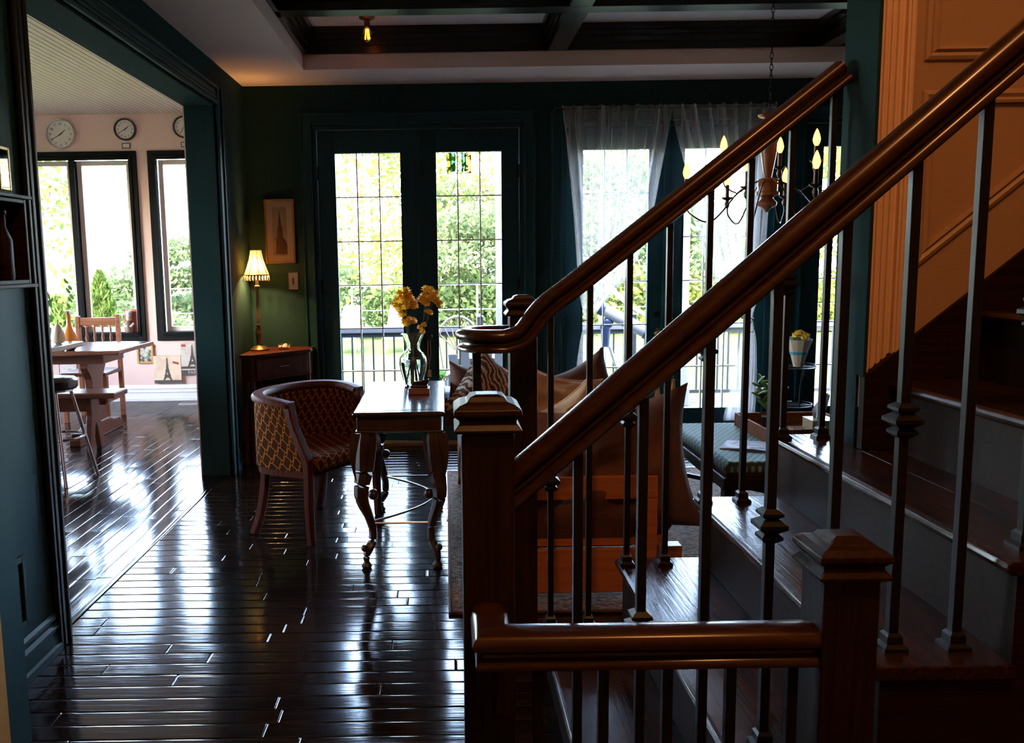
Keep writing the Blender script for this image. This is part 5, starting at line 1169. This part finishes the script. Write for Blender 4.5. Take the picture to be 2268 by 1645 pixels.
P('seat', MB().lathe([(.21, .25), (.21, .28)], (.12, 8.8, 0), 20), BEN, wc)
for (dx, dy) in ((-.15, -.15), (.15, -.15), (-.15, .17), (.15, .17)): P('leg', MB().tube([(.12 + dx, 8.8 + dy, .25), (.12 + dx * 1.2, 8.8 + dy * 1.2, -.175)], .014, 8), BEN, wc)
P('back_stay', MB().tube([(-.07, 9.0, .55), (-.03, 8.98, .27)], .012, 6).tube([(.31, 9.0, .55), (.27, 8.98, .27)], .012, 6), BEN, wc)
cp = T('patio_table', 'low wooden planter table on the deck beside the white chair', 'table', (-.05, 7.9, -.175))
P('planter_top', MB().box(-.28, 7.75, .2, .02, 8.05, .23), DECK, cp); P('planter_legs', MB().box(-.27, 7.76, -.175, -.23, 7.8, .2), DECK, cp)
for (x, y) in ((-.02, 7.78), (-.25, 8.02), (-.02, 8.02)): P('leg', MB().box(x - .02, y - .02, -.175, x + .02, y + .02, .2), DECK, cp)
pp_ = T('patio_plant', 'small green plant in a grey pot on the deck', 'plant', (-.06, 7.85, .23))
P('pot', MB().lathe([(.05, 0), (.07, .1), (.065, .1), (.05, .02)], (-.06, 7.85, .23), 16), plain('grey_pot', (.12, .12, .13), .6), pp_, smooth=True)
OL = leafmat('patio_leaf', (.07, .18, .03), (.14, .28, .06), .4)
for k in range(26):
    an = k * 2.4; P('leaf', MB().add([(-.06, 7.85, .32), (-.06 + .03 * math.cos(an) - .01, 7.85 + .03 * math.sin(an), .39), (-.06 + .075 * math.cos(an), 7.85 + .075 * math.sin(an), .36 + .005 * k), (-.06 + .03 * math.cos(an) + .01, 7.85 + .03 * math.sin(an), .39)], [(0, 1, 2, 3)]), OL, pp_)
gr = T('patio_grill', 'dark covered kettle grill on the deck by the white chair', 'grill', (-.02, 7.4, -.175))
P('kettle', MB().ball((.0, 7.4, .22), .13, 18, 12), plain('grill_black', (.02, .02, .025), .25), gr, smooth=True)
P('kettle_band', MB().lathe([(.133, .215), (.133, .228)], (0, 7.4, 0), 20), CHROME, gr)
for an in (.5, 2.6, 4.7): P('leg', MB().tube([(.09 * math.cos(an), 7.4 + .09 * math.sin(an), .15), (.17 * math.cos(an), 7.4 + .17 * math.sin(an), -.175)], .01, 6), IRON, gr)
# telescope
te = T('telescope', 'white and blue telescope on a tripod outside the curtained doors', 'telescope', (1.6, 8.5, -.175))
NAVY = plain('navy_plastic', (.015, .03, .08), .35)
P('tube', MB().tube([(1.56, 8.5, .93), (1.98, 8.42, .70)], .062, 20), plain('telescope_white', (.3, .3, .33), .35), te, smooth=True)
P('front_cell', MB().tube([(1.95, 8.425, .716), (2.05, 8.41, .665)], .072, 20), NAVY, te, smooth=True); P('rear_cell', MB().tube([(1.52, 8.51, .95), (1.57, 8.5, .925)], .068, 20), NAVY, te, smooth=True)
P('mount', MB().ball((1.6, 8.5, .80), .06, 12, 8).lathe([(.04, .55), (.05, .78)], (1.58, 8.5, 0), 12), NAVY, te, smooth=True)
P('focuser', MB().box(1.52, 8.46, .74, 1.6, 8.54, .80), NAVY, te, bevel=.01)
for an in (.4, 2.5, 4.6): P('tripod_leg', MB().tube([(1.58 + .05 * math.cos(an), 8.5 + .05 * math.sin(an), .56), (1.58 + .33 * math.cos(an), 8.5 + .33 * math.sin(an), -.175)], .016, 8), plain('tripod_aluminium', (.6, .62, .65), .3, .8), te)
# hammock chair and loungers on the lawn
hm = T('hammock_stand', 'white canvas hammock on a curved metal stand on the lawn', 'hammock', (3.7, 16, -.62))
P('canvas_sling', MB().grid(lambda u, v: (3.05 + 1.5 * u, 15.7 + .7 * v, .25 + 1.1 * (u - .75) ** 2 + .25 * (v - .5) ** 2), 16, 6), plain('sling_white', (.4, .4, .4), .7), hm, smooth=True)
for y in (15.7, 16.4): P('stand_rail', MB().tube(bez([(2.9, y, .62), (3.0, y, -.1), (3.4, y, -.55), (4.2, y, -.58), (4.7, y, -.2), (4.8, y, .4)], 6), .02, 8), plain('stand_metal', (.3, .33, .33), .4, .6), hm, smooth=True)
P('stand_foot', MB().tube([(3.3, 15.4, -.6), (3.3, 16.7, -.6)], .022, 8).tube([(4.3, 15.4, -.6), (4.3, 16.7, -.6)], .022, 8), plain('stand_metal', (.3, .33, .33), .4, .6), hm)
LG = plain('lounger_sling', (.085, .087, .105), .6)
for (x, lab) in ((-2.28, 'pale garden lounger on the lawn, left of the pair'), (-1.18, 'pale garden lounger on the lawn, right of the pair')):
    t = T('garden_lounger', lab, 'lounger', (x, 20, -.62), group='garden loungers')
    P('sling_back', MB().add([(x - .22, 20, -.1), (x + .22, 20, -.1), (x + .3, 20.35, .42), (x - .14, 20.35, .42)] + [(x - .22, 20.03, -.1), (x + .22, 20.03, -.1), (x + .3, 20.38, .42), (x - .14, 20.38, .42)], [(0, 1, 2, 3), (7, 6, 5, 4), (0, 4, 5, 1), (1, 5, 6, 2), (2, 6, 7, 3), (3, 7, 4, 0)]), LG, t)
    P('sling_seat', MB().box(x - .25, 19.0, -.28, x + .25, 20.05, -.24), LG, t)
    for (dx, dy) in ((-.22, -.8), (.22, -.8), (-.22, .0), (.22, 0)): P('leg', MB().tube([(x + dx, 20 + dy, -.25), (x + dx, 20 + dy, -.62)], .02, 6), plain('lounger_frame', (.14, .15, .17), .4), t)
    P('arm', MB().box(x - .28, 19.5, -.06, x - .23, 20.1, -.03).box(x + .23, 19.5, -.06, x + .28, 20.1, -.03), plain('lounger_frame', (.14, .15, .17), .4), t)
# wire fence behind the lawn
fe = T('lawn_fence', 'thin wire fence along the far edge of the lawn', 'fence', (0, 22, -.62))
for k in range(30): P('fence_post', MB().tube([(-20 + k * 1.6, 22, -.62), (-20 + k * 1.6, 22, .85)], .025, 6), plain('fence_grey', (.3, .33, .33), .5), fe, local=False)
for z in (.2, .83): P('fence_wire', MB().tube([(-20, 22, z), (26.4, 22, z)], .012, 5), plain('fence_grey', (.3, .33, .33), .5), fe)
# foliage
def leaves(centers, radii, n, size, seed):
    g = np.random.default_rng(seed); k = g.integers(0, len(centers), n)
    c = np.array(centers)[k]; R = np.array(radii)[k]
    d = g.normal(size=(n, 3)); d /= np.linalg.norm(d, axis=1)[:, None]
    p = c + d * R * (g.random(n)[:, None] ** .35)
    a = g.normal(size=(n, 3)); a /= np.linalg.norm(a, axis=1)[:, None]; b = np.cross(a, g.normal(size=(n, 3))); b /= np.linalg.norm(b, axis=1)[:, None]
    s = (size * g.uniform(.6, 1.4, n))[:, None]
    v = np.stack([p - a * s, p + b * s * .5, p + a * s, p - b * s * .5], 1).reshape(-1, 3)
    return v, np.arange(4 * n).reshape(n, 4)
def leafobj(name, v, f, mat, parent):
    o_ = np.array(parent.location)
    me = bpy.data.meshes.new(name); me.from_pydata((v - o_).tolist(), [], f.tolist()); me.materials.append(mat)
    ob = bpy.data.objects.new(name, me); col.objects.link(ob); ob.parent = parent; ob['kind'] = 'stuff'; return ob
BARK = plain('tree_bark', (.14, .11, .08), .9); BIRCH = plain('birch_bark', (.55, .52, .48), .8)
LF = [leafmat('leaf_yellow_green', (.07, .092, .02), (.16, .17, .04)), leafmat('leaf_mid_green', (.034, .058, .02), (.075, .105, .036)), leafmat('leaf_pale_green', (.062, .092, .042), (.115, .145, .065)), leafmat('leaf_thuja', (.03, .052, .010), (.07, .10, .022))]
def tree(name, label, x, y, h, w, mat, seed, n=2600, size=.12, low=.15, bark=BARK, group='trees beyond the lawn', trunks=1, dens=9):
    t = T(name, label, 'tree', (x, y, -.62), group=group); g = random.Random(seed)
    cs, rs = [], []
    for k in range(dens):
        q = g.uniform(low, 1.0); a = g.uniform(0, 6.28); rr = w * .55 * math.sqrt(g.random()) * (1.15 - .5 * q)
        cs.append((x + rr * math.cos(a), y + rr * math.sin(a), -.62 + h * q)); rs.append((w * .3, w * .3, h * .13))
    v, f = leaves(cs, rs, n, size, seed); v[:, 2] = np.maximum(v[:, 2], -.6)
    for k in range(trunks):
        dx = (k - (trunks - 1) / 2) * .5
        P('trunk', MB().tube(bez([(x + dx * .4, y, -.62), (x + dx * .7 + .05, y, h * .35), (x + dx, y, h * .9)], 6), .05 + .006 * h, 8, taper=[1 - .6 * i / 12 for i in range(13)]), bark, t)
    for k in range(min(6, dens)): P('branch', MB().tube([(x, y, max(-.3, cs[k][2] - h * .2)), cs[k]], .022, 5), bark, t)
    leafobj('foliage', v, f, mat, t); return t
def conifer(name, label, x, y, h, w, mat, seed, n=2200):
    t = T(name, label, 'tree', (x, y, -.62), group='cone shaped cedars'); g = np.random.default_rng(seed)
    q = g.random(n) ** .7; a = g.uniform(0, 6.283, n); rr = w / 2 * np.sin(np.clip(1.02 - q, 0, 1) ** .8 * PI * .55) * g.random(n) ** .3
    c = np.stack([x + rr * np.cos(a), y + rr * np.sin(a), -.62 + h * q], 1)
    up = np.stack([np.cos(a) * .25, np.sin(a) * .25, np.ones(n)], 1); up = up + g.normal(size=(n, 3)) * .45; sd_ = np.cross(up, g.normal(size=(n, 3))); sd_ /= np.linalg.norm(sd_, axis=1)[:, None]; s = .055 * g.uniform(.6, 1.4, n)[:, None]
    v = np.stack([c - up * s, c + sd_ * s * .35, c + up * s, c - sd_ * s * .35], 1).reshape(-1, 3)
    P('trunk', MB().tube([(x, y, -.62), (x, y, h * .8 - .62)], .05, 6), BARK, t)
    leafobj('foliage', v, np.arange(4 * n).reshape(n, 4), mat, t)
tree('tree', 'tall airy yellow green tree seen through the far left door glass', -2.6, 25, 9, 5, LF[0], 1, 5200, .10, .12, BIRCH, trunks=3, dens=16)
tree('tree', 'airy birch like tree at the right half of the far left door glass', -.6, 27, 9.5, 5, LF[0], 2, 5200, .10, .12, BIRCH, trunks=2, dens=16)
tree('tree', 'round pale green tree seen through the second door glass', 1.5, 26, 4.6, 4.6, LF[2], 3, 7000, .09, .12, dens=14)
tree('tree', 'pale green tree filling the second door glass behind the sunburst chair', .4, 24, 3.4, 3.6, LF[2], 4, 6000, .08, .05, dens=12)
tree('tree', 'mid green tree behind the first curtain', 4.6, 25, 4.6, 4.6, LF[2], 5, 7000, .09, .08, dens=14)
tree('tree', 'mid green tree behind the telescope', 6.6, 26, 4.4, 5, LF[2], 6, 7000, .10, .05, dens=14)
tree('tree', 'bushy tree behind the second curtain', 8.8, 26, 4.4, 5, LF[0], 7, 7000, .10, .05, dens=14)
tree('tree', 'green tree seen in the sliver beside the stair wall', 11.5, 25, 5, 5, LF[0], 8, 6000, .10, .05, dens=14)
tree('tree', 'yellow green vine like tree close to the left dining pane', -5.45, 11.6, 5.2, 1.1, LF[0], 9, 900, .06, .1, dens=14)
tree('tree', 'rounded tree low in the narrow dining window', -7.3, 22, 2.5, 2.6, LF[2], 10, 6000, .08, .05, dens=12)
tree('tree', 'hazy tree behind the cedars', -9.6, 27, 2.0, 3, LF[2], 11, 5000, .09, .05, dens=12)
tree('tree', 'broad tree far left of the lawn outside', -16, 26, 5, 6, LF[0], 12, 3400, .14, .05, dens=12)
conifer('cedar', 'tallest cone shaped cedar in the dining window', -6.25, 15.6, 1.95, .75, LF[3], 21)
conifer('cedar', 'lower cone shaped cedar at the left casement edge', -6.95, 15.4, 1.5, .7, LF[3], 22)
conifer('cedar', 'rounded cedar partly behind the tallest one', -5.6, 16.4, 1.35, 1.0, LF[2], 23)
def hedge(label, x0, x1, y, h, seed, mat):
    t = T('hedge', label, 'hedge', ((x0 + x1) / 2, y, -.62)); n = int((x1 - x0) * 520); g = np.random.default_rng(seed)
    c = np.stack([g.uniform(x0, x1, n), y + g.normal(size=n) * .35, np.zeros(n)], 1)
    top = h * (.75 + .18 * np.sin(c[:, 0] * 1.7) + .1 * np.sin(c[:, 0] * 4.1)); c[:, 2] = -.6 + top * g.random(n) ** .8
    a = g.normal(size=(n, 3)); a /= np.linalg.norm(a, axis=1)[:, None]; b = np.cross(a, g.normal(size=(n, 3))); b /= np.linalg.norm(b, axis=1)[:, None]; s = .1 * g.uniform(.6, 1.4, n)[:, None]
    v = np.stack([c - a * s, c + b * s * .5, c + a * s, c - b * s * .5], 1).reshape(-1, 3)
    leafobj('foliage', v, np.arange(4 * n).reshape(n, 4), mat, t)
hedge('dense green hedge behind the garden loungers', -6, 3.2, 23.2, 1.9, 31, LF[1])
hedge('dense yellowish hedge behind the telescope and hammock', 3.2, 14, 23.4, 1.9, 32, LF[0])
hedge('pale hedge beyond the dining room cedars', -16, -6, 24, 1.4, 33, LF[2])
tree('shrub', 'small leafy shrub beside the deck at the left door glass', -1.15, 8.6, .75, .4, LF[0], 41, 420, .06, .2, group='deck shrubs', dens=6)
